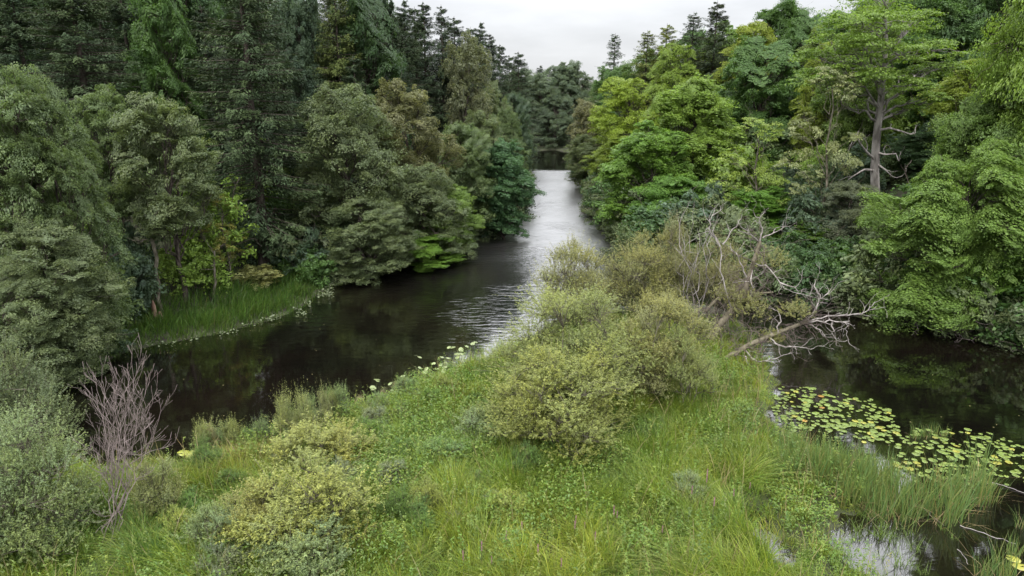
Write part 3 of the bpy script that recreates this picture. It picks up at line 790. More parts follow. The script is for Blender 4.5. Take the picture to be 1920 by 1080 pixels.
# --- undergrowth along both banks
def shore_walk(poly, i0, i1, step):
    out = []
    for (a, b) in zip(poly[i0:i1], poly[i0 + 1:i1 + 1]):
        a, b = np.array(a), np.array(b); L = np.linalg.norm(b - a)
        nrm = np.array([b[1] - a[1], a[0] - b[0]]) / max(L, 1e-6)
        for t in np.arange(0, L, step): out.append((a + (b - a) * t / L, nrm))
    return out
for poly, i0, i1, lab, grp in ((LEFT, 0, 7, 'small leafy bush at the waterline under the alders', 'bushes along the water under the alders'),
                               (LEFT, 10, 14, 'low dark bush under the overhanging alders', 'low bushes under the overhanging alders'),
                               (RIGHT, 4, 17, 'low green bush at the waterline under maples and oaks', 'bushes along the water under maples and oaks')):
    for p, nrm in shore_walk(poly, i0, i1, 2.6):
        for back in (0.6, 3.2):
            q = p + rng.normal(size=2) * 0.6
            # step into the land
            for s in (1, -1):
                z, a, b, c = land(np.array([q[0] + s * nrm[0] * back]), np.array([q[1] + s * nrm[1] * back]))
                if max(a[0], b[0]) > 0.25: break
            else: continue
            x, y = q + s * nrm * back
            hgt = rng.uniform(1.6, 3.6) * (1 if back < 1 else 1.5)
            plant('shrub', rng.randint(2), 'bank_bush', (x, y, float(z[0]) - 0.1), rng.rand() * 6.28, hgt, hgt * rng.uniform(0.55, 0.8),
                  np.array(([AL, AG, MG, BLG] if poly is LEFT else [AL, AG, MG, DG])[rng.randint(4)]) * rng.uniform(0.8, 1.2), lab, 'bush', grp)
# ------------------------------------------------------------------ the tall pine of the right bank
def tall_pine():
    rng = rs(501)
    Y = 56.0
    spine = np.array([at(1641, 470, Y), at(1642, 385, Y), at(1640, 320, Y), at(1643, 262, Y), at(1650, 200, Y), at(1657, 140, Y), at(1662, 80, Y), at(1660, 10, Y)])
    bx, by = spine[0, 0], Y
    z0 = zland(bx, by) - 0.1
    org = np.array([bx, by, z0])
    o = empty('pine_tree', org)
    tag(o, 'tall old pine with thick bare grey trunk and dead lower branches', 'tree')
    sp = np.vstack([[0, 0, -0.2], spine[1:] - org])
    wood, leaf = Geo(), Geo()
    tube(wood, sp, [0.40, 0.36, 0.33, 0.30, 0.26, 0.20, 0.13, 0.05], 10)
    def on(py): # a point of the trunk at a height in the photo
        z = at(1650, py, Y)[2] - org[2]
        return np.array([np.interp(z, sp[:, 2], sp[:, d]) for d in range(3)])
    boughs = [(1655, 0, 60, 0), (1600, 40, 62, -1.5), (1715, 40, 60, 1), (1655, 45, 62, -2.5), (1560, 85, 60, -0.5), (1625, 92, 60, -2.5), (1745, 95, 58, 0.5), (1690, 105, 55, -2.2),
              (1530, 150, 50, 0.8), (1590, 140, 52, -1.5), (1640, 150, 50, -2.6), (1760, 130, 42, 1.5), (1700, 165, 45, -1), (1575, 190, 42, 1.0), (1700, 205, 36, 1.4), (1625, 60, 60, 2.4), (1690, 60, 60, 2.6),
              (1655, 110, 60, 2.8), (1540, 110, 45, 2), (1600, 165, 40, 2.4), (1725, 140, 45, 2.6), (1745, 185, 30, 0.5)]
    for (px, py, r, dy) in boughs:
        c = at(px, py, Y + dy) - org
        rb = r * 58 / FPX
        pos = clump_leaves(leaf, rng, c, rb, 26, 62, 0.20, 0.12, 0.36, 0.85, sub=0.30)
        st = on(min(230, py + rng.uniform(30, 70)))
        lim = curve_to(st, c, rng, 7, 0.1, 0.07)
        tube(wood, lim, np.linspace(0.11, 0.04, 7), 6)
        for p in pos[:9]: tube(wood, curve_to(lim[rng.randint(3, 7)], p, rng, 4, 0.1, 0.08), np.linspace(0.03, 0.012, 4), 4)
    link('trunk', wood.mesh('trunk', M_PINE, True), o)
    link('crown', leaf.mesh('crown', M_LEAF), o, (0.135, 0.215, 0.04))
    # bleached dead branches, each its own
    dead = [[(1640, 300), (1625, 285), (1612, 268), (1605, 250), (1610, 246)], [(1645, 245), (1668, 240), (1690, 246), (1708, 252), (1716, 250)],
            [(1642, 285), (1660, 290), (1680, 288), (1685, 302)], [(1636, 320), (1620, 318), (1600, 330), (1580, 345)], [(1644, 305), (1660, 318), (1672, 330)]]
    for k, path in enumerate(dead):
        g = Geo()
        pts = [at(px, py, Y - 0.4 - 0.35 * i) - org for i, (px, py) in enumerate(path)]
        pts[0] = on(path[0][1])
        tube(g, pts, np.linspace(0.10, 0.02, len(pts)), 6)
        for i in range(1, len(pts)):
            grow(g, rng, pts[i], rng.normal(size=3) + np.array([0, -0.3, 0.1]), rng.uniform(0.6, 1.3), 0.03, 1, 2, 0.3)
        b = link('dead_branch', g.mesh('dead_branch', M_DEAD, True), o)
        b['label'] = 'bleached bare dead branch'
tall_pine()

# ------------------------------------------------------------------ dead wood on the spit
def fallen_willow():
    rng = rs(611)
    org = ground(1336, 694, 0.25)
    o = empty('fallen_willow', org)
    tag(o, 'half dead fallen willow with mossy trunks and bleached branches reaching over the dark channel', 'dead tree')
    def P(px, py, y): return at(px, py, y) - org
    A = [(1336, 694, 34.0), (1368, 668, 34.4), (1408, 645, 34.8), (1452, 626, 35.2), (1495, 610, 35.5), (1515, 602, 35.6)]
    B = [(1330, 636, 36.4), (1352, 606, 36.6), (1378, 574, 36.8), (1398, 540, 37.0), (1414, 490, 37.2), (1425, 452, 37.3)]
    C2 = [(1322, 585, 37.5), (1345, 560, 37.5), (1400, 552, 37.4), (1450, 548, 37.0)]
    for path, r in ((A, 0.17), (B, 0.21), (C2, 0.10)):
        g = Geo(); pts = np.array([P(*p) for p in path])
        tube(g, pts, np.linspace(r, r * 0.5, len(pts)), 8)
        t = link('trunk', g.mesh('trunk', M_MOSS, True), o)
        t['label'] = 'mossy leaning trunk'
    limbs = [
        [(1512, 604, 35.6), (1528, 580, 35.7), (1538, 560, 35.8), (1558, 542, 36)], [(1538, 560, 35.8), (1530, 538, 35.8), (1528, 524, 36)], [(1512, 604, 35.6), (1545, 594, 35.4), (1590, 592, 35.4), (1622, 586, 35.6), (1640, 566, 35.7)],
        [(1512, 604, 35.6), (1550, 603, 35.2), (1590, 606, 35), (1588, 620, 34.9), (1588, 638, 34.8)], [(1512, 606, 35.6), (1535, 618, 35.2), (1550, 632, 35.0)], [(1560, 601, 35.2), (1565, 620, 35.0), (1560, 628, 34.9)],
        [(1440, 632, 35.1), (1470, 652, 34.4), (1500, 650, 34.2), (1520, 655, 34.0)], [(1395, 655, 34.7), (1420, 680, 34.0), (1460, 672, 33.6), (1480, 662, 33.4)], [(1398, 668, 34.5), (1402, 690, 33.6), (1408, 700, 33.4)],
        [(1425, 452, 37.3), (1430, 430, 37.4), (1424, 412, 37.4), (1416, 405, 37.4)], [(1430, 446, 37.3), (1452, 436, 37.2), (1472, 424, 37.2)], [(1425, 455, 37.3), (1408, 440, 37.2), (1385, 432, 37.2)],
        [(1414, 492, 37.2), (1440, 500, 36.6), (1462, 530, 36.3), (1480, 545, 36.2), (1530, 558, 36.0)], [(1410, 500, 37.2), (1408, 530, 36.4), (1406, 560, 36.2)], [(1370, 575, 36.8), (1352, 510, 36.6), (1350, 460, 36.8), (1335, 430, 36.8)],
        [(1350, 462, 36.8), (1330, 430, 36.9), (1332, 405, 37.0), (1350, 395, 37.0)], [(1355, 458, 36.8), (1375, 430, 36.8), (1390, 410, 36.8)], [(1462, 530, 36.3), (1490, 540, 36), (1500, 530, 36)],
        [(1400, 520, 37), (1385, 480, 37), (1372, 470, 37)], [(1455, 628, 35.2), (1462, 600, 35.3), (1460, 585, 35.4)],
    ]
    for path in limbs:
        g = Geo(); pts = np.array([P(*p) for p in path])
        n = len(pts) * 3; t = np.linspace(0, len(pts) - 1, n)
        fine = np.stack([np.interp(t, np.arange(len(pts)), pts[:, d]) for d in range(3)], 1)
        fine[1:-1] += rng.normal(size=(n - 2, 3)) * 0.035
        tube(g, fine, np.linspace(0.045, 0.013, n), 6)
        for i in range(3, n):
            if rng.rand() < 0.62:
                dd = unit(fine[i] - fine[i - 1]) + unit(rng.normal(size=3)) * 0.9 + np.array([0, 0, 0.15])
                grow(g, rng, fine[i], dd, rng.uniform(0.3, 1.0), 0.018, 1, 2, 0.3, minr=0.007)
        b = link('dead_branch', g.mesh('dead_branch', M_DEAD, True), o)
        b['label'] = 'bare bleached branch'
    # the brush of thin dead twigs
    g = Geo()
    for k in range(240):
        s = [A, B, C2][rng.choice(3, p=[.4, .4, .2])]; i = rng.randint(len(s) - 1)
        p = P(*s[i]) * (1 - (u := rng.rand())) + P(*s[i + 1]) * u
        d = unit(rng.normal(size=3)) + np.array([0.0, -0.2, 0.1 if rng.rand() < .6 else -0.5])
        grow(g, rng, p, d, rng.uniform(0.6, 2.0), 0.018, 2, 2, 0.3, 0.0, 0.9, 0.6, 4, 0.006)
    tw = link('twig_brush', g.mesh('twig_brush', M_BRUSH, True), o)
    tw['label'] = 'brush of thin purplish dead twigs'
    # live tufts still growing on it
    for (px, py, y, r) in ((1405, 592, 36.0, 40), (1490, 592, 35.4, 30), (1365, 560, 37.2, 30), (1440, 500, 37.5, 38), (1448, 640, 35.3, 18), (1398, 575, 36.5, 30)):
        g = Geo(); c = P(px, py, y); rb = r * 1.25 * 38 / FPX
        n = 130
        d = unit(rng.normal(size=(n, 3))); d[:, 2] = np.abs(d[:, 2]) * 0.9
        p = c + d * rb * rng.uniform(0.2, 0.85, (n, 1))
        twig_leaves(g, rng, p, unit(d + np.array([0, 0, 0.8]) + rng.normal(size=d.shape) * .3), rng.uniform(0.2, 0.45, n), 22, 0.10, 0.028, rng.rand(n) * 0.8)
        link('leaf_tuft', g.mesh('leaf_tuft', M_WILLOW), o, WO)
fallen_willow()

def brush_stand(name, px, py, y, tops, label, seed, mat=M_DEAD, r=0.045, depth=2, kids=3, L=0.9):
    rng = rs(seed)
    org = at(px, py, y); org[2] = max(zland(org[0], y), 0.0)
    o = empty(name, org); tag(o, label, 'dead shrub')
    for (tx, ty, ty2) in tops:
        g = Geo()
        e = at(tx, ty, ty2) - org
        pts = curve_to(rng.normal(size=3) * np.array([.15, .15, 0]), e, rng, 9, 0.06, 0.035)
        tube(g, pts, np.linspace(r, r * 0.35, 9), 6)
        for i in range(3, 9):
            for q in range(kids - 1):
                dd = unit(pts[i] - pts[i - 1]) + unit(rng.normal(size=3)) * 0.7
                grow(g, rng, pts[i], dd + np.array([0, 0, 0.25]), L * rng.uniform(0.6, 1.2), r * 0.42, depth, kids, 0.10, 0.07, 0.5, 0.62, 4, 0.0045)
        link('stem', g.mesh('stem', mat, True), o)
    return o
brush_stand('dead_shrub', 215, 1042, 18.8, [(250, 735, 19.5), (226, 762, 19.2), (274, 765, 19.4), (208, 795, 19.0), (286, 815, 19.2), (258, 770, 20.0), (238, 728, 19.8), (198, 815, 19.6)],
            'leafless purple grey shrub standing among green bushes at the water edge', 701, M_TWIG, 0.020, 2, 3, 0.8)
brush_stand('dead_shrub', 1300, 560, 38.8, [(1282, 400, 38.4), (1300, 420, 38.6), (1325, 410, 38.6), (1275, 430, 38.2), (1312, 450, 38.4), (1345, 415, 38.8), (1290, 455, 38)],
            'bare grey branches sticking up out of the olive bushes before the green maple', 702, M_DEAD, 0.032, 1, 2, 0.7)

# ------------------------------------------------------------------ bushes of the spit
B = [
 ('willow', 0, 'willow_bush', 1072, 28.4, 552, 160, WG, 'largest olive green willow in the middle of the spit'),
 ('willow', 1, 'willow_bush', 1035, 24.9, 675, 150, WY, 'yellowish low willow forming the front skirt of the largest one'),
 ('willow', 1, 'willow_bush', 1240, 29.8, 575, 105, WO, 'olive willow with dark stems showing, right of the largest one'),
 ('willow', 2, 'willow_bush', 1290, 28.6, 625, 70, WG, 'thin open willow beside the grass and the fallen trunk'),
 ('willow', 1, 'willow_bush', 1075, 39.2, 468, 82, WO, 'rounded olive willow reaching the bright water at the spit tip'),
 ('willow', 0, 'willow_bush', 1205, 40.0, 452, 92, WO, 'middle olive willow at the back of the spit'),
 ('willow', 2, 'willow_bush', 1350, 40.2, 452, 62, (0.185, 0.185, 0.09), 'twiggy olive willow behind the fallen mossy trunk'),
 ('willow', 2, 'willow_bush', 1270, 39.6, 412, 48, (0.19, 0.195, 0.10), 'pale grey willow tuft among bare upright branches'),
 ('sallow', 1, 'sallow_bush', 18, 18.8, 800, 162, SG, 'big grey green sallow in the bottom left corner'),
 ('sallow', 1, 'sallow_bush', -10, 24.5, 655, 130, (0.105, 0.14, 0.07), 'dark green sallow at the left frame edge above the big grey one'),
 ('sallow', 0, 'sallow_bush', 292, 20.2, 870, 50, (0.19, 0.22, 0.10), 'pale greyish sallow right of the leafless shrub'),
 ('sallow', 0, 'sallow_bush', 575, 18.9, 895, 128, WY, 'yellow green sallow in the front of the meadow'),
 ('sallow', 0, 'sallow_bush', 480, 18.9, 925, 70, (0.20, 0.21, 0.07), 'lower yellow sallow joined to the left of the bright one'),
 ('sallow', 0, 'sallow_bush', 415, 18.4, 955, 62, SG, 'small silvery grey sallow left of the yellow ones'),
 ('sallow', 0, 'sallow_bush', 570, 17.3, 1000, 95, SG, 'silvery grey sallow at the bottom edge under the yellow ones'),
 ('sallow', 0, 'sallow_bush', 420, 17.2, 1040, 55, (0.13, 0.16, 0.10), 'grey green sallow at the bottom edge beside the bright grass'),
 ('sallow', 0, 'sallow_bush', 905, 25.4, 778, 60, SG, 'small silvery sallow touching the yellow front willow'),
 ('sallow', 0, 'sallow_bush', 830, 23.8, 828, 65, (0.11, 0.18, 0.06), 'fresh green leafy bush left of the yellow front willow'),
 ('sallow', 0, 'sallow_bush', 700, 25.6, 800, 50, (0.12, 0.175, 0.09), 'blue green leafy patch bush in the middle of the meadow'),
 ('sallow', 0, 'sallow_bush', 1290, 21.5, 895, 38, (0.16, 0.21, 0.12), 'small pale bush alone in the open grass'),
 ('sapling', 0, 'willow_sapling', 538, 25.0, 752, 20, (0.19, 0.22, 0.09), 'upright feathery sapling at the meadow edge nearest the yellow pads'),
 ('sapling', 0, 'willow_sapling', 572, 25.2, 748, 18, (0.19, 0.22, 0.09), 'second upright feathery sapling at the meadow edge'),
 ('sapling', 0, 'willow_sapling', 608, 25.8, 742, 15, (0.17, 0.19, 0.09), 'tallest upright feathery sapling against the dark water'),
 ('sapling', 0, 'willow_sapling', 575, 23.0, 815, 70, (0.20, 0.225, 0.075), 'broad clump of upright yellow green shoots behind the yellow sallow'),
 ('sapling', 0, 'willow_sapling', 640, 23.4, 815, 60, (0.21, 0.225, 0.07), 'yellowish clump of upright shoots right of the broad one'),
]
rngf = rs(931)
for (pa, pb) in zip([(350, 868), (430, 856), (520, 828), (600, 800), (650, 772), (750, 738), (800, 724)], [(430, 856), (520, 828), (600, 800), (650, 772), (750, 738), (800, 724), (880, 688)]):
    for k in range(8):
        t_ = rngf.rand(); q = ground(pa[0] + (pb[0] - pa[0]) * t_, pa[1] + (pb[1] - pa[1]) * t_ + rngf.uniform(-2, 20))
        z_ = zland(q[0], q[1])
        if z_ < -0.12 or (pa[0] >= 650 and k > 3): continue
        s_ = rngf.uniform(0.6, 1.5) * (0.6 if pa[0] >= 650 else 1)
        plant('sapling', 0, 'shore_herb', (q[0], q[1], max(z_, 0) - 0.05), rngf.rand() * 6.28, s_, s_ * rngf.uniform(0.2, 0.4),
              np.array([(0.12, 0.17, 0.07), (0.17, 0.20, 0.07), (0.20, 0.19, 0.11), (0.10, 0.16, 0.045)][rngf.randint(4)]) * rngf.uniform(.8, 1.2),
              'upright leafy herb on the river edge of the meadow, dark water behind it', 'herb', 'upright herbs along the river edge of the meadow')
for k in range(75):
    px, py = rngf.uniform(300, 1000), rngf.uniform(740, 1010)
    p = ground(px, py, 0.3)
    if float(land(np.array([p[0]]), np.array([p[1]]))[3][0]) < 0.5: continue
    s_ = rngf.uniform(0.45, 1.0)
    plant('sallow', 0, 'marsh_herb', (p[0], p[1], zland(p[0], p[1]) - 0.05), rngf.rand() * 6.28, s_ * rngf.uniform(.9, 1.4), s_ * 0.7,
          np.array([(0.10, 0.18, 0.05), (0.14, 0.20, 0.09), (0.19, 0.23, 0.06), (0.13, 0.16, 0.10), (0.09, 0.16, 0.035)][rngf.randint(5)]) * rngf.uniform(.8, 1.2),
          'leafy marsh herb clump in the meadow between the yellow sallow and the willows', 'herb', 'leafy herb clumps in the meadow')
for i, (k, v, nm, px, Y, top, half, colr, lab) in enumerate(B):
    tree_px(k, v, nm, px, Y, top, half, colr, lab, 'bush', seed=(i * 1.7) % 6.28)

# ------------------------------------------------------------------ grass, reeds, herbs
def blades(geo, rng, base, height, width, lean, col, segs=3, curl=0.9):
    """long leaves of grass bending over along `lean` (n,2)"""
    n = len(base)
    t = np.linspace(0, 1, segs + 1)
    face = rng.uniform(0, 6.283, n)
    side = np.stack([np.cos(face), np.sin(face), np.zeros(n)], 1)
    P = np.zeros((n, segs + 1, 3))
    ln = np.linalg.norm(lean, axis=1)
    for k, tt in enumerate(t):
        P[:, k, :2] = base[:, :2] + lean * (height * tt ** 1.8)[:, None]
        P[:, k, 2] = base[:, 2] + height * (tt - curl * 0.42 * np.minimum(ln, 1.4) * tt ** 2.4)
    w = width[:, None] * np.array([0.8, 1.0, 0.72, 0.10])[None, :segs + 1] if segs == 3 else width[:, None] * np.linspace(1, .1, segs + 1)[None]
    a = P - side[:, None] * w[..., None] * .5; b = P + side[:, None] * w[..., None] * .5
    v = np.stack([a, b], 2).reshape(n, -1, 3)
    m = 2 * (segs + 1)
    q1 = np.array([[2 * k, 2 * k + 1, 2 * k + 3, 2 * k + 2] for k in range(segs)])
    q = (np.arange(n)[:, None, None] * m + q1[None]).reshape(-1, 4)
    c = np.concatenate([col, np.ones((n, 1))], 1)
    geo.add(v.reshape(-1, 3), q, c=np.repeat(c, m, 0))

def pick(rng, w, pal):
    """colour for every blade from a palette with soft weights (n,k)"""
    w = w / w.sum(1, keepdims=True)
    return w @ np.array(pal)

def meadow():
    rng = rs(801)
    n = 600000
    x = rng.uniform(-17, 17, n); y = rng.uniform(12.5, 42, n)
    keep = np.abs(x) < 0.78 * (y + 5) * 1.0
    x, y = x[keep], y[keep]
    # most blades stand in tussocks
    nt = 3800
    tx, ty = rng.uniform(-17, 17, nt), rng.uniform(12.5, 42, nt)
    ti = rng.randint(0, nt, len(x)); intuft = rng.rand(len(x)) < 0.74
    ox, oy = rng.normal(size=len(x)) * 0.19, rng.normal(size=len(x)) * 0.19
    x = np.where(intuft, tx[ti] + ox, x); y = np.where(intuft, ty[ti] + oy, y)
    th, tc, tl = rng.rand(nt)[ti], rng.rand(nt, 6)[ti], (rng.normal(size=(nt, 2)) * 0.3)[ti]
    h, dl, dr, ds = land(x, y)
    dens = fbm(x * 0.9 + 9, y * 0.9 + 9, 21, 3)
    far = np.clip((y - 20) / 20, 0, 1)
    ok = (ds > -0.4) & ((h > 0.05) | ((h > -0.13) & (rng.rand(len(x)) < 0.4))) & (rng.rand(len(x)) < (0.55 + 0.9 * dens) * (1 - 0.35 * far))
    x, y, h, ds = x[ok], y[ok], h[ok], ds[ok]
    th, tc, tl, intuft, ox, oy = th[ok], tc[ok], tl[ok], intuft[ok], ox[ok], oy[ok]
    n = len(x)
    a1 = fbm(x * 0.25 + 3, y * 0.25 + 5, 31); a2 = fbm(x * 0.6 + 3, y * 0.6 + 5, 41); a3 = fbm(x * 1.6, y * 1.6, 51)
    ang = 6.5 * fbm(x * 0.5, y * 0.5, 61, 3) + 3.0 * (fbm(x * 1.8, y * 1.8, 65, 2) - .5) + 0.6
    amt = 0.08 + 0.55 * fbm(x * 0.8 + 7, y * 0.8, 71, 3)
    lean = np.stack([np.cos(ang), np.sin(ang)], 1) * amt[:, None] + rng.normal(size=(n, 2)) * 0.34 + intuft[:, None] * (tl + np.stack([ox, oy], 1) * 0.9)
    hgt = (0.45 + 0.75 * a2 + 0.25 * a3) * rng.uniform(0.6, 1.25, n) * np.clip(0.35 + ds / 2.5, 0.35, 1) * np.where(intuft, 0.72 + 0.65 * th, 0.72) * np.where((x > 5.5) & (y > 17) & (ds < 2.6), 0.42, 1)
    reed = (x > 5.5) & (y > 18)
    pal = [(0.098, 0.195, 0.022), (0.205, 0.27, 0.034), (0.052, 0.13, 0.028), (0.32, 0.29, 0.12), (0.29, 0.185, 0.07), (0.27, 0.295, 0.036)]
    g1 = lambda v, c, s: np.exp(-((v - c) / s) ** 2)
    # rusty patch by the yellow pads, bright green by the front willow, yellow at the open front
    p_rust = ground(440, 870); p_grn = ground(330, 1030); p_grn2 = ground(1000, 900)
    rust = np.exp(-(((x - p_rust[0]) / 2.0) ** 2 + ((y - p_rust[1]) / 1.3) ** 2))
    yel = np.exp(-(((x - ground(880, 1040)[0]) / 4.5) ** 2 + ((y - ground(880, 1040)[1]) / 1.6) ** 2))
    grn = np.exp(-(((x - p_grn[0]) / 1.6) ** 2 + ((y - p_grn[1]) / 1.8) ** 2)) + np.exp(-(((x - p_grn2[0]) / 4.5) ** 2 + ((y - p_grn2[1]) / 2.0) ** 2))
    w = np.stack([0.9 + 0 * x, 2.6 * np.clip(a1 - 0.35, 0, 1) * 2, 1.5 * np.clip(0.75 - a2, 0, 1) + 2.2 * grn, 0.36 * a3 + 0.01, 0.08 * a3 + 2.6 * rust, (1.6 * yel + 2.2 * np.clip(a2 - 0.42, 0, 1) * 2) * (1 - np.clip(grn, 0, 1))], 1)
    w *= rng.gamma(1.1, 1, size=w.shape) * np.where(intuft[:, None], 0.15 + 2.2 * tc ** 2, 1)
    c = pick(rng, w, pal) * rng.uniform(0.7, 1.3, (n, 1)) * np.where(intuft, 0.75 + 0.55 * tc[:, 5], 1)[:, None]
    g = Geo()
    st = (rng.rand(n) < 0.006) & (ds > 0.3)
    m = int(st.sum())
    blades(g, rng, np.stack([x[st], y[st], h[st]], 1), rng.uniform(0.9, 1.5, m), rng.uniform(0.014, 0.024, m), rng.normal(size=(m, 2)) * 0.3, np.array([(0.30, 0.235, 0.13)]) * rng.uniform(0.6, 1.3, (m, 1)), curl=0.3)
    base = np.stack([x, y, np.maximum(h, -0.08) - 0.04], 1)
    blades(g, rng, base, hgt, rng.uniform(0.009, 0.020, n), lean, c)
    o = link('meadow_grass', g.mesh('meadow_grass', M_GRASS))
    tag(o, 'long wind bent sedge and grass covering the spit', 'grass', kind='stuff')
    print('blades', n)
    # broad leaved herbs between the grass
    n = 200000
    x = rng.uniform(-16, 14, n); y = rng.uniform(13, 38, n)
    h, dl, dr, ds = land(x, y)
    f = fbm(x * 0.5 + 20, y * 0.5, 91, 3) + 0.35 * np.exp(-((x + 2.5) / 3.5) ** 2 - ((y - 26) / 5.0) ** 2)
    ok = (ds > 0.1) & (h > 0.04) & (f > 0.50) & (np.abs(x) < 0.78 * (y + 5))
    x, y, h, f = x[ok], y[ok], h[ok], f[ok]; n = len(x)
    g = Geo()
    base = np.stack([x, y, h + rng.uniform(0.15, 0.95, n) * np.clip((f - .5) * 5, 0.4, 1.2)], 1)
    nr = np.array([0, 0, 0.8]) + rng.normal(size=(n, 3)) * 0.5
    hl = Geo()
    leaves(hl, base, nr, 0.115, 0.055, rng)
    pal = [(0.085, 0.18, 0.032), (0.16, 0.23, 0.036), (0.12, 0.18, 0.07), (0.24, 0.26, 0.05)]
    k = fbm(x * 0.8, y * 0.8, 95, 2)
    w = np.stack([1 + 0 * x, 1.4 * k, 2.5 * np.clip(k - .5, 0, 1), 0.7 * (1 - k)], 1) * rng.gamma(1, 1, size=(n, 4))
    c = pick(rng, w, pal) * rng.uniform(0.75, 1.25, (n, 1))
    hl.c = [np.repeat(np.concatenate([c, np.ones((n, 1))], 1), 4, 0).astype(np.float32)]
    # upright leafy stalks of taller marsh plants
    m = 5200
    x = rng.uniform(-16, 13, m); y = rng.uniform(13, 38, m)
    h, dl, dr, ds = land(x, y)
    f = fbm(x * 0.45 + 5, y * 0.45 + 9, 191, 3) + 0.25 * np.exp(-((x + 4) / 4.5) ** 2 - ((y - 25) / 6.0) ** 2)
    ok = (ds > 0.05) & (h > 0.04) & (f > 0.50) & (np.abs(x) < 0.78 * (y + 5))
    x, y, h = x[ok], y[ok], h[ok]; m = len(x)
    dr_ = unit(np.array([0, 0, 1.0]) + rng.normal(size=(m, 3)) * 0.12)
    nv0 = hl.n
    twig_leaves(hl, rng, np.stack([x, y, h], 1), dr_, rng.uniform(0.7, 1.45, m), 30, 0.10, 0.030, np.full(m, .5))
    k = rng.rand(m); k2 = fbm(x * 0.5, y * 0.5, 195, 2)
    cc = pick(rng, np.stack([1 + 0 * k, 1.2 * k, 2.2 * np.clip(k2 - .45, 0, 1), 0.9 * (1 - k2), 0.1 + 0 * k], 1) * rng.gamma(1, 1, size=(m, 5)), pal + [(0.26, 0.20, 0.10)]) * rng.uniform(0.75, 1.25, (m, 1))
    cc = np.repeat(cc, 30, 0) * rng.uniform(0.75, 1.25, (m * 30, 1))
    hl.c.append(np.repeat(np.concatenate([cc, np.ones((m * 30, 1))], 1), 4, 0).astype(np.float32))
    o = link('meadow_herbs', hl.mesh('meadow_herbs', M_GRASS))
    tag(o, 'low broad leaved herbs mixed into the meadow grass', 'ground cover', kind='stuff')
    # reed grass on the left bank and along the foot of the right bank
    n = 60000
    g = Geo()
    x = rng.uniform(-30, -8, n); y = rng.uniform(32, 56, n)
    h, dl, dr, ds = land(x, y)
    ok = (dl > -0.15) & (dl < 4.2 + 2 * rng.rand(n)) & (h < 2) & (y > 33)
    x, y, h, dl = x[ok], y[ok], h[ok], dl[ok]; n = len(x)
    a = fbm(x * 0.5, y * 0.5, 97, 3)
    lean = rng.normal(size=(n, 2)) * 0.25 + np.array([0.25, -0.2])
    pal = [(0.045, 0.105, 0.022), (0.085, 0.15, 0.025), (0.15, 0.15, 0.05)]
    edge = np.clip(1 - dl / 1.3, 0, 1)
    w = np.stack([1.4 + 0 * x, 0.7 + 1.2 * edge, 0.15 + 0.5 * edge * a], 1) * rng.gamma(1.2, 1, size=(n, 3))
    blades(g, rng, np.stack([x, y, np.maximum(h, -0.1) - 0.03], 1), (0.25 + 1.2 * a ** 1.5) * rng.uniform(0.5, 1.35, n) * np.clip(0.5 + dl, 0.5, 1.15), rng.uniform(0.025, 0.05, n), lean, pick(rng, w, pal) * rng.uniform(0.6, 1.45, (n, 1)))
    o = link('bank_grass', g.mesh('bank_grass', M_GRASS))
    tag(o, 'dark green reed grass on the open strip of the far bank under the stumps', 'grass', kind='stuff')
    # pale water plants fringing that bank
    n = 26000
    x = rng.uniform(-26, -8, n); y = rng.uniform(34, 54, n)
    dl = poly_sd(x, y, LEFT)
    k = fbm(x * 1.3, y * 1.3, 99, 3)
    ok = (dl > -0.4 - 2.2 * np.clip(k - .5, 0, 1) * 2) & (dl < 0.35) & (k > 0.52) & (dl < 0.3 * (fbm(x * .7, y * .7, 98, 2) - .3)) & (rng.rand(n) < np.clip((y - 36.5) / 6, 0.15, 1))
    x, y, dl = x[ok], y[ok], dl[ok]; n = len(x)
    g = Geo()
    leaves(g, np.stack([x, y, rng.uniform(0.03, 0.32, n)], 1), np.array([0, 0, 1.0]) + rng.normal(size=(n, 3)) * 0.45, 0.17, 0.12, rng)
    c = np.array([(0.17, 0.20, 0.115)]) * rng.uniform(0.6, 1.3, (n, 1))
    g.c = [np.repeat(np.concatenate([c, np.ones((n, 1))], 1), 4, 0).astype(np.float32)]
    o = link('water_plants', g.mesh('water_plants', M_GRASS))
    tag(o, 'pale leafy water plants fringing the far grassy bank', 'water plants', kind='stuff')
meadow()

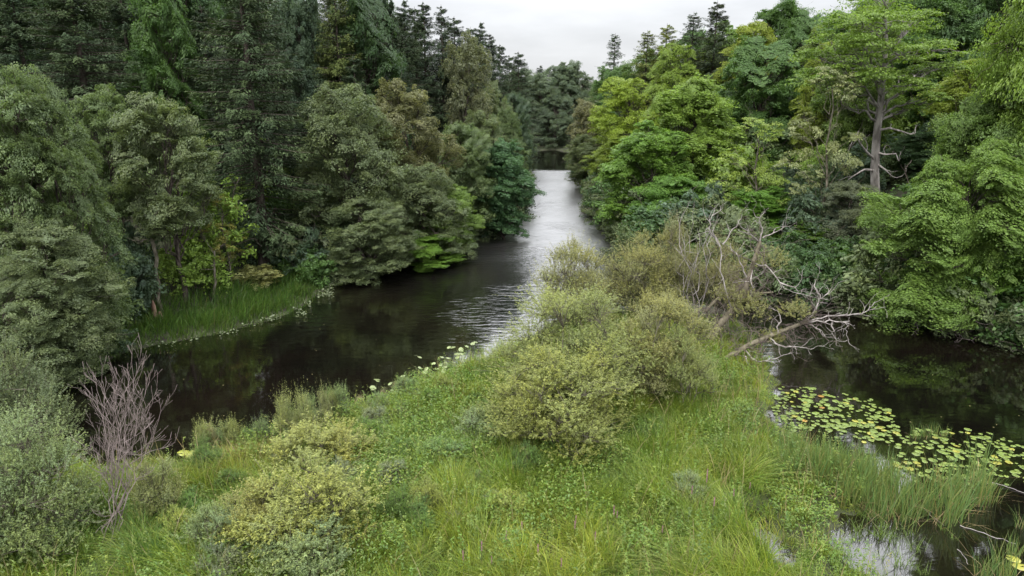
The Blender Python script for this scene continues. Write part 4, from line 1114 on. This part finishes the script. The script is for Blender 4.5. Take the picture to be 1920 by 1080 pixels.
def reeds():
    """clumps of cattail in the shallows, each its own"""
    rng = rs(821)
    meshes = []
    for k in range(4):
        g = Geo(); n = 34
        b = np.concatenate([rng.normal(size=(n, 2)) * 0.16, np.full((n, 1), -0.15)], 1)
        pal = [(0.085, 0.165, 0.055), (0.15, 0.20, 0.05), (0.30, 0.23, 0.09)]
        w = np.array([[1.5, 0.8, 0.22]]) * rng.gamma(0.9, 1, size=(n, 3))
        lean = rng.normal(size=(n, 2)) * 0.16 + b[:, :2] * 0.6
        blades(g, rng, b, rng.uniform(0.8, 1.65, n), rng.uniform(0.018, 0.032, n), lean, pick(rng, w, pal), curl=0.5)
        m = 8
        bb = np.concatenate([rng.normal(size=(m, 2)) * 0.2, np.full((m, 1), -0.05)], 1)
        blades(g, rng, bb, rng.uniform(0.5, 0.9, m), rng.uniform(0.014, 0.022, m), rng.normal(size=(m, 2)) * 0.9, np.array([(0.33, 0.25, 0.13)]) * rng.uniform(0.5, 1.2, (m, 1)), curl=0.8)
        meshes.append(g.mesh('cattail_clump', M_GRASS))
    def put(px, py, s, lab, grp):
        p = ground(px, py)
        o = link('cattail_clump', meshes[rng.randint(4)])
        z = zland(p[0], p[1])
        o.location = (p[0], p[1], max(z, -0.05)); o.rotation_euler = (0, 0, rng.rand() * 6.28)
        o.scale = (s, s, s * rng.uniform(0.85, 1.15))
        tag(o, lab, 'reeds', grp)
    for k in range(80):
        u = rng.rand()
        px = 1455 + 235 * u; top = np.interp(px, [1455, 1560, 1690], [838, 862, 902]); bot = np.interp(px, [1455, 1560, 1690], [905, 950, 985])
        put(px, rng.uniform(top, bot), rng.uniform(0.7, 1.05), 'cattail clump in the dense reed belt between meadow and lily pads', 'cattails of the dense belt beside the meadow')
    for (px, py) in ((1722, 965), (1735, 935), (1765, 945), (1782, 975), (1800, 940), (1812, 955), (1835, 945), (1785, 930), (1758, 915), (1850, 938), (1830, 900), (1700, 950), (1712, 930), (1690, 985), (1705, 975), (1745, 965), (1790, 965), (1770, 985), (1820, 930), (1795, 915), (1845, 925), (1725, 950), (1680, 960)):
        put(px, py, rng.uniform(0.85, 1.25), 'blue green cattail clump standing in open water in front of the lily pads', 'cattails standing in open water')
    for (px, py) in ((1735, 820), (1752, 815), (1770, 818), (1715, 822)):
        put(px, py, 0.55, 'thin dark rush tuft in the water behind the lily pads', 'thin rush tufts behind the pads')
    for (px, py, s) in ((1870, 1075, .9), (1840, 1085, .8), (1900, 1040, .6), (1915, 990, .6), (1890, 1100, 1)):
        put(px, py, s, 'green sedge clump at the bottom right corner of the water', 'sedge at the bottom right corner')
    for (px, py, s) in ((430, 838, .55), (420, 842, .45), (490, 815, .45), (505, 812, .4), (470, 824, .4)):
        put(px, py, s, 'small bluish rush tuft at the meadow edge beside the yellow pads', 'rush tufts beside the yellow pads')
    for (px, py, s) in ((925, 668, .7), (940, 664, .8), (905, 672, .7), (950, 668, .8), (890, 682, .7), (970, 655, .6), (742, 742, .4), (690, 755, .45), (620, 780, .4), (660, 765, .5), (800, 705, .5), (860, 680, .6), (835, 695, .5)):
        put(px, py, s, 'grey green reed clump before the white glare of water', 'reeds before the bright water')
def pool_sedge():
    rng = rs(871)
    g = Geo(); n = 26
    b = np.concatenate([rng.normal(size=(n, 2)) * 0.1, np.full((n, 1), -0.1)], 1)
    blades(g, rng, b, rng.uniform(0.25, 0.7, n), rng.uniform(0.010, 0.018, n), rng.normal(size=(n, 2)) * 0.45, np.array([(0.12, 0.18, 0.04)]) * rng.uniform(0.6, 1.4, (n, 1)))
    me = g.mesh('sedge_tuft', M_GRASS)
    for k in range(46):
        px, py = rng.uniform(1560, 1790), rng.uniform(950, 1085)
        if rng.rand() < (px - 1560) / 330: continue
        p = ground(px, py); s = rng.uniform(.6, 1.3)
        o = link('sedge_tuft', me); o.location = (p[0], p[1], max(0, zland(p[0], p[1]))); o.rotation_euler = (0, 0, rng.rand() * 6.28); o.scale = (s, s, s)
        tag(o, 'small sedge tuft standing in the shiny pool at the bottom right', 'sedge', 'sedge tufts in the shiny pool')
reeds()
pool_sedge()

def pads():
    """floating and raised lily leaves, each its own object"""
    rng = rs(841)
    def pad_mesh(seed, raised):
        r_ = rs(seed); g = Geo()
        m = 16
        a = np.linspace(0.16, 2 * math.pi - 0.16, m)
        rad = 1 + 0.05 * r_.normal(size=m)
        rad[0] *= 0.92; rad[-1] *= 0.92
        lift = 0.03 * r_.normal(size=m) + (0.10 if raised else 0.02)
        top = np.stack([np.cos(a) * rad * 1.08, np.sin(a) * rad * 0.92, lift], 1)
        mid = np.stack([np.cos(a) * rad * 0.55, np.sin(a) * rad * 0.5, lift * 0.3], 1)
        v = np.vstack([top, mid, [[0, 0, 0]], top - [0, 0, 0.02]]); t = 0.5
        q = [(i, i + 1, m + i + 1, m + i) for i in range(m - 1)]
        q += [(m + i, m + i + 1, 2 * m, 2 * m) for i in range(0)]
        for i in range(0, m - 2, 2): q.append((m + i, m + i + 1, m + i + 2, 2 * m))
        q.append((m + m - 2, m + m - 1, 2 * m, 2 * m)) if False else None
        q += [(2 * m + 1 + i, 2 * m + 2 + i, i + 1, i) for i in range(m - 1)]
        g.add(v, q, t, r_.rand() * 0.3)
        return g.mesh('lily_pad', M_PAD, True)
    flat = [pad_mesh(k, False) for k in range(4)]
    up = [pad_mesh(10 + k, True) for k in range(3)]
    stalk = Geo(); tube(stalk, [(0, 0, -1.0), (0.01, 0, -0.5), (0, 0, 0)], 0.014, 5)
    m_stalk = stalk.mesh('stalk', leaf_material('stalk_green', rough=0.5, spec=0.3, trans=0.0), True)
    GREEN, YEL, ORA, PALE = (0.145, 0.20, 0.05), (0.26, 0.26, 0.05), (0.32, 0.19, 0.04), (0.205, 0.25, 0.10)
    placed = []
    def put(px, py, r, colr, lab, grp, z=0.012, raised=False, tilt=0.035):
        p = ground(px, py, z)
        if not raised:
            if zland(p[0], p[1]) > -0.04: return False
            for (a, b, c) in placed:
                if (a - p[0]) ** 2 + (b - p[1]) ** 2 < ((r + c) * 0.38) ** 2: return False
        placed.append((p[0], p[1], r))
        o = link('lily_pad', (up if raised else flat)[rng.randint(3)], None, np.array(colr) * rng.uniform(0.8, 1.2))
        o.location = p; o.scale = (r, r, r)
        o.rotation_euler = (rng.normal() * tilt, rng.normal() * tilt, rng.rand() * 6.28)
        tag(o, lab, 'lily pad', grp)
        if raised:
            s = link('stalk', m_stalk, o, (0.10, 0.15, 0.05)); s.scale = (1, 1, max(0.3, (z + 0.1) / r))
        return True
    A = [(1470, 725), (1530, 735), (1600, 750), (1660, 775), (1690, 800), (1668, 830), (1600, 812), (1530, 800), (1470, 790), (1448, 765)]
    Bp = [(1680, 825), (1740, 800), (1830, 812), (1880, 828), (1915, 850), (1960, 868), (1970, 912), (1880, 902), (1810, 906), (1730, 892), (1672, 880)]
    for poly, count, nm in ((A, 120, 'in the dense bed by the sedge bank'), (Bp, 115, 'in the looser bed beyond the cattails')):
        pl = np.array(poly, float); got = tries = 0
        while got < count and tries < 9000:
            tries += 1
            px = rng.uniform(pl[:, 0].min(), pl[:, 0].max()); py = rng.uniform(pl[:, 1].min(), pl[:, 1].max())
            sd = float(poly_sd(np.array([px]), np.array([py]), poly)[0])
            if sd < -14 or (sd < 0 and rng.rand() < 0.6): continue
            if vnoise(np.array([px / 24.0]), np.array([py / 11.0]), 5)[0] < 0.2: continue
            u = rng.rand()
            colr, cn = (GREEN, 'green') if u < 0.84 else (YEL, 'yellowing') if u < 0.985 else (ORA, 'orange')
            if put(px, py, 0.08 + 0.085 * rng.rand() ** 1.2, colr, f'{cn} lily pad floating {nm}', f'{cn} lily pads {nm}', 0.02 + 0.03 * rng.rand()): got += 1
        pass
    for (px, py) in ((1900, 1048), (1912, 1062), (1890, 1045)):
        put(px, py, 0.2, YEL, 'yellow lily pad floating at the bottom right corner', 'lily pads at the bottom right corner', 0.02)
    # the smaller pads crowding between them
    allq = Geo()
    for poly, count in ((A, 230), (Bp, 230)):
        pl = np.array(poly, float); got = 0
        src = [np.array([v.co[:] for v in m.vertices]) for m in flat]; sq = np.array([p.vertices[:] for p in flat[0].polygons])
        for k in range(6000):
            if got >= count: break
            px = rng.uniform(pl[:, 0].min(), pl[:, 0].max()); py = rng.uniform(pl[:, 1].min(), pl[:, 1].max())
            if float(poly_sd(np.array([px]), np.array([py]), poly)[0]) < -8: continue
            z = 0.015 + 0.03 * rng.rand(); p = ground(px, py, z); r = rng.uniform(0.05, 0.12)
            if zland(p[0], p[1]) > -0.03 or any((a - p[0]) ** 2 + (b - p[1]) ** 2 < (0.6 * c) ** 2 for a, b, c in placed): continue
            a = rng.rand() * 6.28; v = src[rng.randint(4)] * r
            v = np.stack([v[:, 0] * math.cos(a) - v[:, 1] * math.sin(a), v[:, 0] * math.sin(a) + v[:, 1] * math.cos(a), v[:, 2]], 1) + p
            allq.add(v, sq, rng.rand(), rng.rand() * 0.6); got += 1
    mat = link('lily_pad_mat', allq.mesh('lily_pad_mat', M_PAD, True), None, GREEN)
    tag(mat, 'small lily leaves crowding between the larger pads on the right', 'lily pads', kind='stuff')
    # raised pale leaves along the river side of the spit
    for (px, py, h) in ((705, 735, .45), (712, 722, .5), (722, 748, .3), (740, 740, .35), (752, 725, .4), (765, 728, .3), (788, 678, .5), (770, 712, .45), (790, 715, .4), (806, 700, .5), (818, 690, .5),
                        (826, 700, .45), (835, 688, .5), (842, 680, .5), (850, 660, .7), (858, 668, .6), (866, 664, .55), (845, 692, .4), (830, 712, .4), (815, 715, .35), (800, 725, .35), (785, 730, .3),
                        (870, 672, .5), (880, 658, .5), (760, 742, .3), (735, 728, .35), (895, 650, .45), (778, 722, .3), (810, 708, .4), (838, 704, .4)):
        for q_ in (0, 1): put(px + rng.normal() * (3 + 9 * q_) - 4, py - 8 + rng.normal() * 4 * q_, rng.uniform(0.08, 0.165), PALE, 'pale flat lily leaf held above the water along the river edge of the meadow', 'raised pale leaves along the meadow edge', h + 0.3, True, 0.22)
    for (px, py) in ((360, 852), (372, 846), (383, 840), (378, 858), (392, 850), (402, 846), (368, 864), (408, 856), (386, 868), (345, 850), (395, 862)):
        put(px, py, rng.uniform(0.17, 0.26), (0.28, 0.30, 0.05), 'yellow green pad on a stalk beside the leafless shrub', 'yellow green pads beside the leafless shrub', rng.uniform(.35, .6), True, 0.3)
    print('pads', len(placed))
pads()

# ------------------------------------------------------------------ logs, stumps, flowers
def log(name, a, b, r, label, cat='log', mat=M_STUMP, knots=2, seed=1):
    rng = rs(seed)
    a = np.array(a, float); b = np.array(b, float)
    o = empty(name, a); tag(o, label, cat)
    g = Geo()
    pts = curve_to((0, 0, 0), b - a, rng, 8, 0.02, 0.012)
    tube(g, pts, r * np.linspace(1, 0.75, 8) * rng.uniform(0.9, 1.1, 8), 9)
    for k in range(knots): grow(g, rng, pts[rng.randint(2, 6)], rng.normal(size=3) + [0, 0, 0.6], r * 3, r * 0.3, 0)
    link('log_body', g.mesh('log_body', mat, True), o)
    g = Geo()
    for e, d, rr in ((pts[0], pts[0] - pts[1], r), (pts[-1], pts[-1] - pts[-2], r * .75)):
        d = unit(d); s = unit(np.cross(d, [0.1, 0.2, 1])); u = np.cross(s, d)
        an = np.linspace(0, 2 * math.pi, 12, endpoint=False)
        ring = e + d * 0.01 + rr * 0.98 * (np.cos(an)[:, None] * s + np.sin(an)[:, None] * u)
        g.add(np.vstack([ring, [e + d * 0.015]]), [(i, (i + 1) % 12, (i + 2) % 12, 12) for i in range(0, 12, 2)])
    link('cut_end', g.mesh('cut_end', M_DEAD), o)
    return o
log('fallen_log', ground(742, 912, .45), ground(802, 895, .5), 0.11, 'short brown rotten log lying in the meadow left of the yellow willow', seed=5)
log('fallen_log', ground(690, 926, .55), ground(715, 945, .25), 0.09, 'log with white cut end poking out beside the yellow sallow', mat=M_BARK, seed=6)
log('fallen_log', ground(880, 885, .45), ground(912, 874, .45), 0.10, 'brown log end half under the yellow front willow', seed=7)

def stump(px, py, h, r, label, seed):
    rng = rs(seed)
    p = ground(px, py, .3); z = zland(p[0], p[1])
    o = empty('tree_stump', (p[0], p[1], z - .05)); tag(o, label, 'stump')
    g = Geo()
    m = 9
    for k in range(3):
        a = k * 2.1 + rng.rand()
        pts = np.array([(math.cos(a) * r * .3 * (1 - t), math.sin(a) * r * .3 * (1 - t), t * h * (1 - .15 * k)) for t in np.linspace(0, 1, m)]) + rng.normal(size=(m, 3)) * .012
        tube(g, pts, r * np.array([1, .85, .75, .72, .7, .66, .6, .42, .06]) * rng.uniform(.9, 1.1, m), 8)
    link('trunk', g.mesh('trunk', M_STUMP, True), o)
stump(292, 605, 1.5, 0.2, 'taller broken brown stump at the edge of the grassy bank', 3)
stump(302, 606, 0.8, 0.17, 'short broken brown stump beside the taller one', 4)

def leaning(px0, py0, px1, py1, y0, y1, r, label, seed, mat=M_STEM):
    rng = rs(seed)
    a = at(px0, py0, y0); a[2] = zland(a[0], y0) - .1; b = at(px1, py1, y1)
    o = empty('bare_trunk', a); tag(o, label, 'dead tree')
    g = Geo(); pts = curve_to((0, 0, 0), b - a, rng, 9, 0.02, 0.012)
    tube(g, pts, np.linspace(r, r * .5, 9), 8)
    link('trunk', g.mesh('trunk', mat, True), o)
    g = Geo()
    for i in (5, 6, 7, 8): grow(g, rng, pts[i], rng.normal(size=3) + [0, 0, .8], 1.2, r * .3, 1, 2, .25)
    link('branch', g.mesh('branch', mat, True), o)
leaning(308, 606, 278, 380, 41.6, 42.2, 0.15, 'slim bare brown trunk rising behind the broken stumps', 11, M_STEM)
leaning(405, 590, 402, 470, 44.0, 44.4, 0.10, 'thin straight trunk at the edge of the grassy bank', 12)
leaning(492, 520, 488, 420, 51.0, 51.4, 0.30, 'thick dark trunk foot under the great spruce', 13, M_BARK)

# drift branches in the shadow under the right bank
def drift(px, py, label, seed, n=7):
    rng = rs(seed); p = ground(px, py, .25)
    o = empty('drift_branch', p); tag(o, label, 'dead branch')
    g = Geo()
    for k in range(n): grow(g, rng, rng.normal(size=3) * [.5, .3, .08], rng.normal(size=3) * [1, .5, .35] + [0, -.5, .05], rng.uniform(1, 2), 0.035, 2, 2, .22, minr=0.009)
    link('branch', g.mesh('branch', M_TWIG, True), o)
drift(1725, 600, 'tangle of grey dead branches under the large oak', 21)
drift(1770, 612, 'second tangle of dead branches trailing in the water under the oaks', 22)
drift(1860, 632, 'low dead branches under the deep green oak at the right edge', 23)

def floating(px0, py0, px1, py1, label, seed, r=0.016, lift=0.0):
    rng = rs(seed); a = ground(px0, py0, .03); b = ground(px1, py1, .03)
    o = link('floating_stick', None) if False else None
    g = Geo(); pts = curve_to((0, 0, 0), b - a, rng, 10, lift, 0.02); pts[:, 2] = np.maximum(pts[:, 2], -0.01)
    tube(g, pts, np.linspace(r, r * .5, 10), 5)
    o = link('floating_stick', g.mesh('floating_stick', M_DEAD, True)); o.location = a
    tag(o, label, 'stick')
floating(1800, 985, 1905, 1020, 'long thin stick lying on the brown shallows', 31)
floating(1860, 905, 1925, 925, 'thin pale stick below the looser lily bed', 32)
floating(1795, 1030, 1815, 1058, 'short curved white stick in the shallows near the bottom edge', 33, 0.014, .2)
floating(1700, 930, 1770, 985, 'dead reed stem lying across the shallows among the cattails', 34, 0.012)

def floating_leaves():
    rng = rs(881)
    g = Geo(); leaves(g, np.array([(0, 0, 0.0)]), np.array([(0, 0, 1.0)]), 1.0, 0.6, rng)
    me = g.mesh('floating_leaf', M_PAD)
    for k in range(70):
        px, py = (rng.uniform(300, 960), rng.uniform(560, 840)) if k < 45 else (rng.uniform(1480, 1920), rng.uniform(690, 860))
        p = ground(px, py)
        if float(land(np.array([p[0]]), np.array([p[1]]))[0][0]) > -0.1: continue
        o = link('floating_leaf', me, None, (0.20, 0.19, 0.10)); o.location = (p[0], p[1], 0.012); o.rotation_euler = (0, 0, rng.rand() * 6.28)
        s = rng.uniform(.05, .11); o.scale = (s, s, s)
        tag(o, 'tiny pale leaf drifting alone on the dark water', 'leaf', 'drifting leaves on the dark water')
floating_leaves()

def loosestrife():
    rng = rs(861)
    g = Geo(); n = 160
    t = rng.rand(n)
    a = rng.uniform(0, 6.283, n)
    c = np.stack([np.cos(a) * .014, np.sin(a) * .014, 0.8 + 0.3 * t], 1)
    leaves(g, c, np.stack([np.cos(a), np.sin(a), .4 + 0 * a], 1), .022, .018, rng)
    flower = g.mesh('flower_spike', leaf_material('purple_petal', rough=.6, spec=.2, trans=.2))
    g = Geo(); tube(g, [(0, 0, -.1), (.01, 0, .5), (0, 0, 1.1)], [.008, .007, .004], 4)
    stem = g.mesh('stem', M_STEM)
    for (px, py) in ((1085, 985), (1092, 992), (1080, 1000), (1150, 975), (955, 1018), (905, 1045), (1010, 1050), (1320, 905), (1325, 915), (1375, 935), (1160, 970), (925, 1062), (1050, 1070), (1240, 1000), (1345, 960),
                     (870, 1060), (1120, 1020), (980, 1000), (1300, 935), (1400, 905)):
        p = ground(px + rng.normal() * 4, py, .9); z = zland(p[0], p[1])
        o = empty('purple_loosestrife', (p[0], p[1], z), rng.rand() * 6); s = rng.uniform(.8, 1.1); o.scale = (s, s, s)
        tag(o, 'thin purple flower spike rising from the meadow grass', 'flower', 'purple flower spikes in the meadow')
        link('flower_spike', flower, o, (0.26, 0.14, 0.22)); link('stem', stem, o)
loosestrife()
print('objects', len(bpy.data.objects))
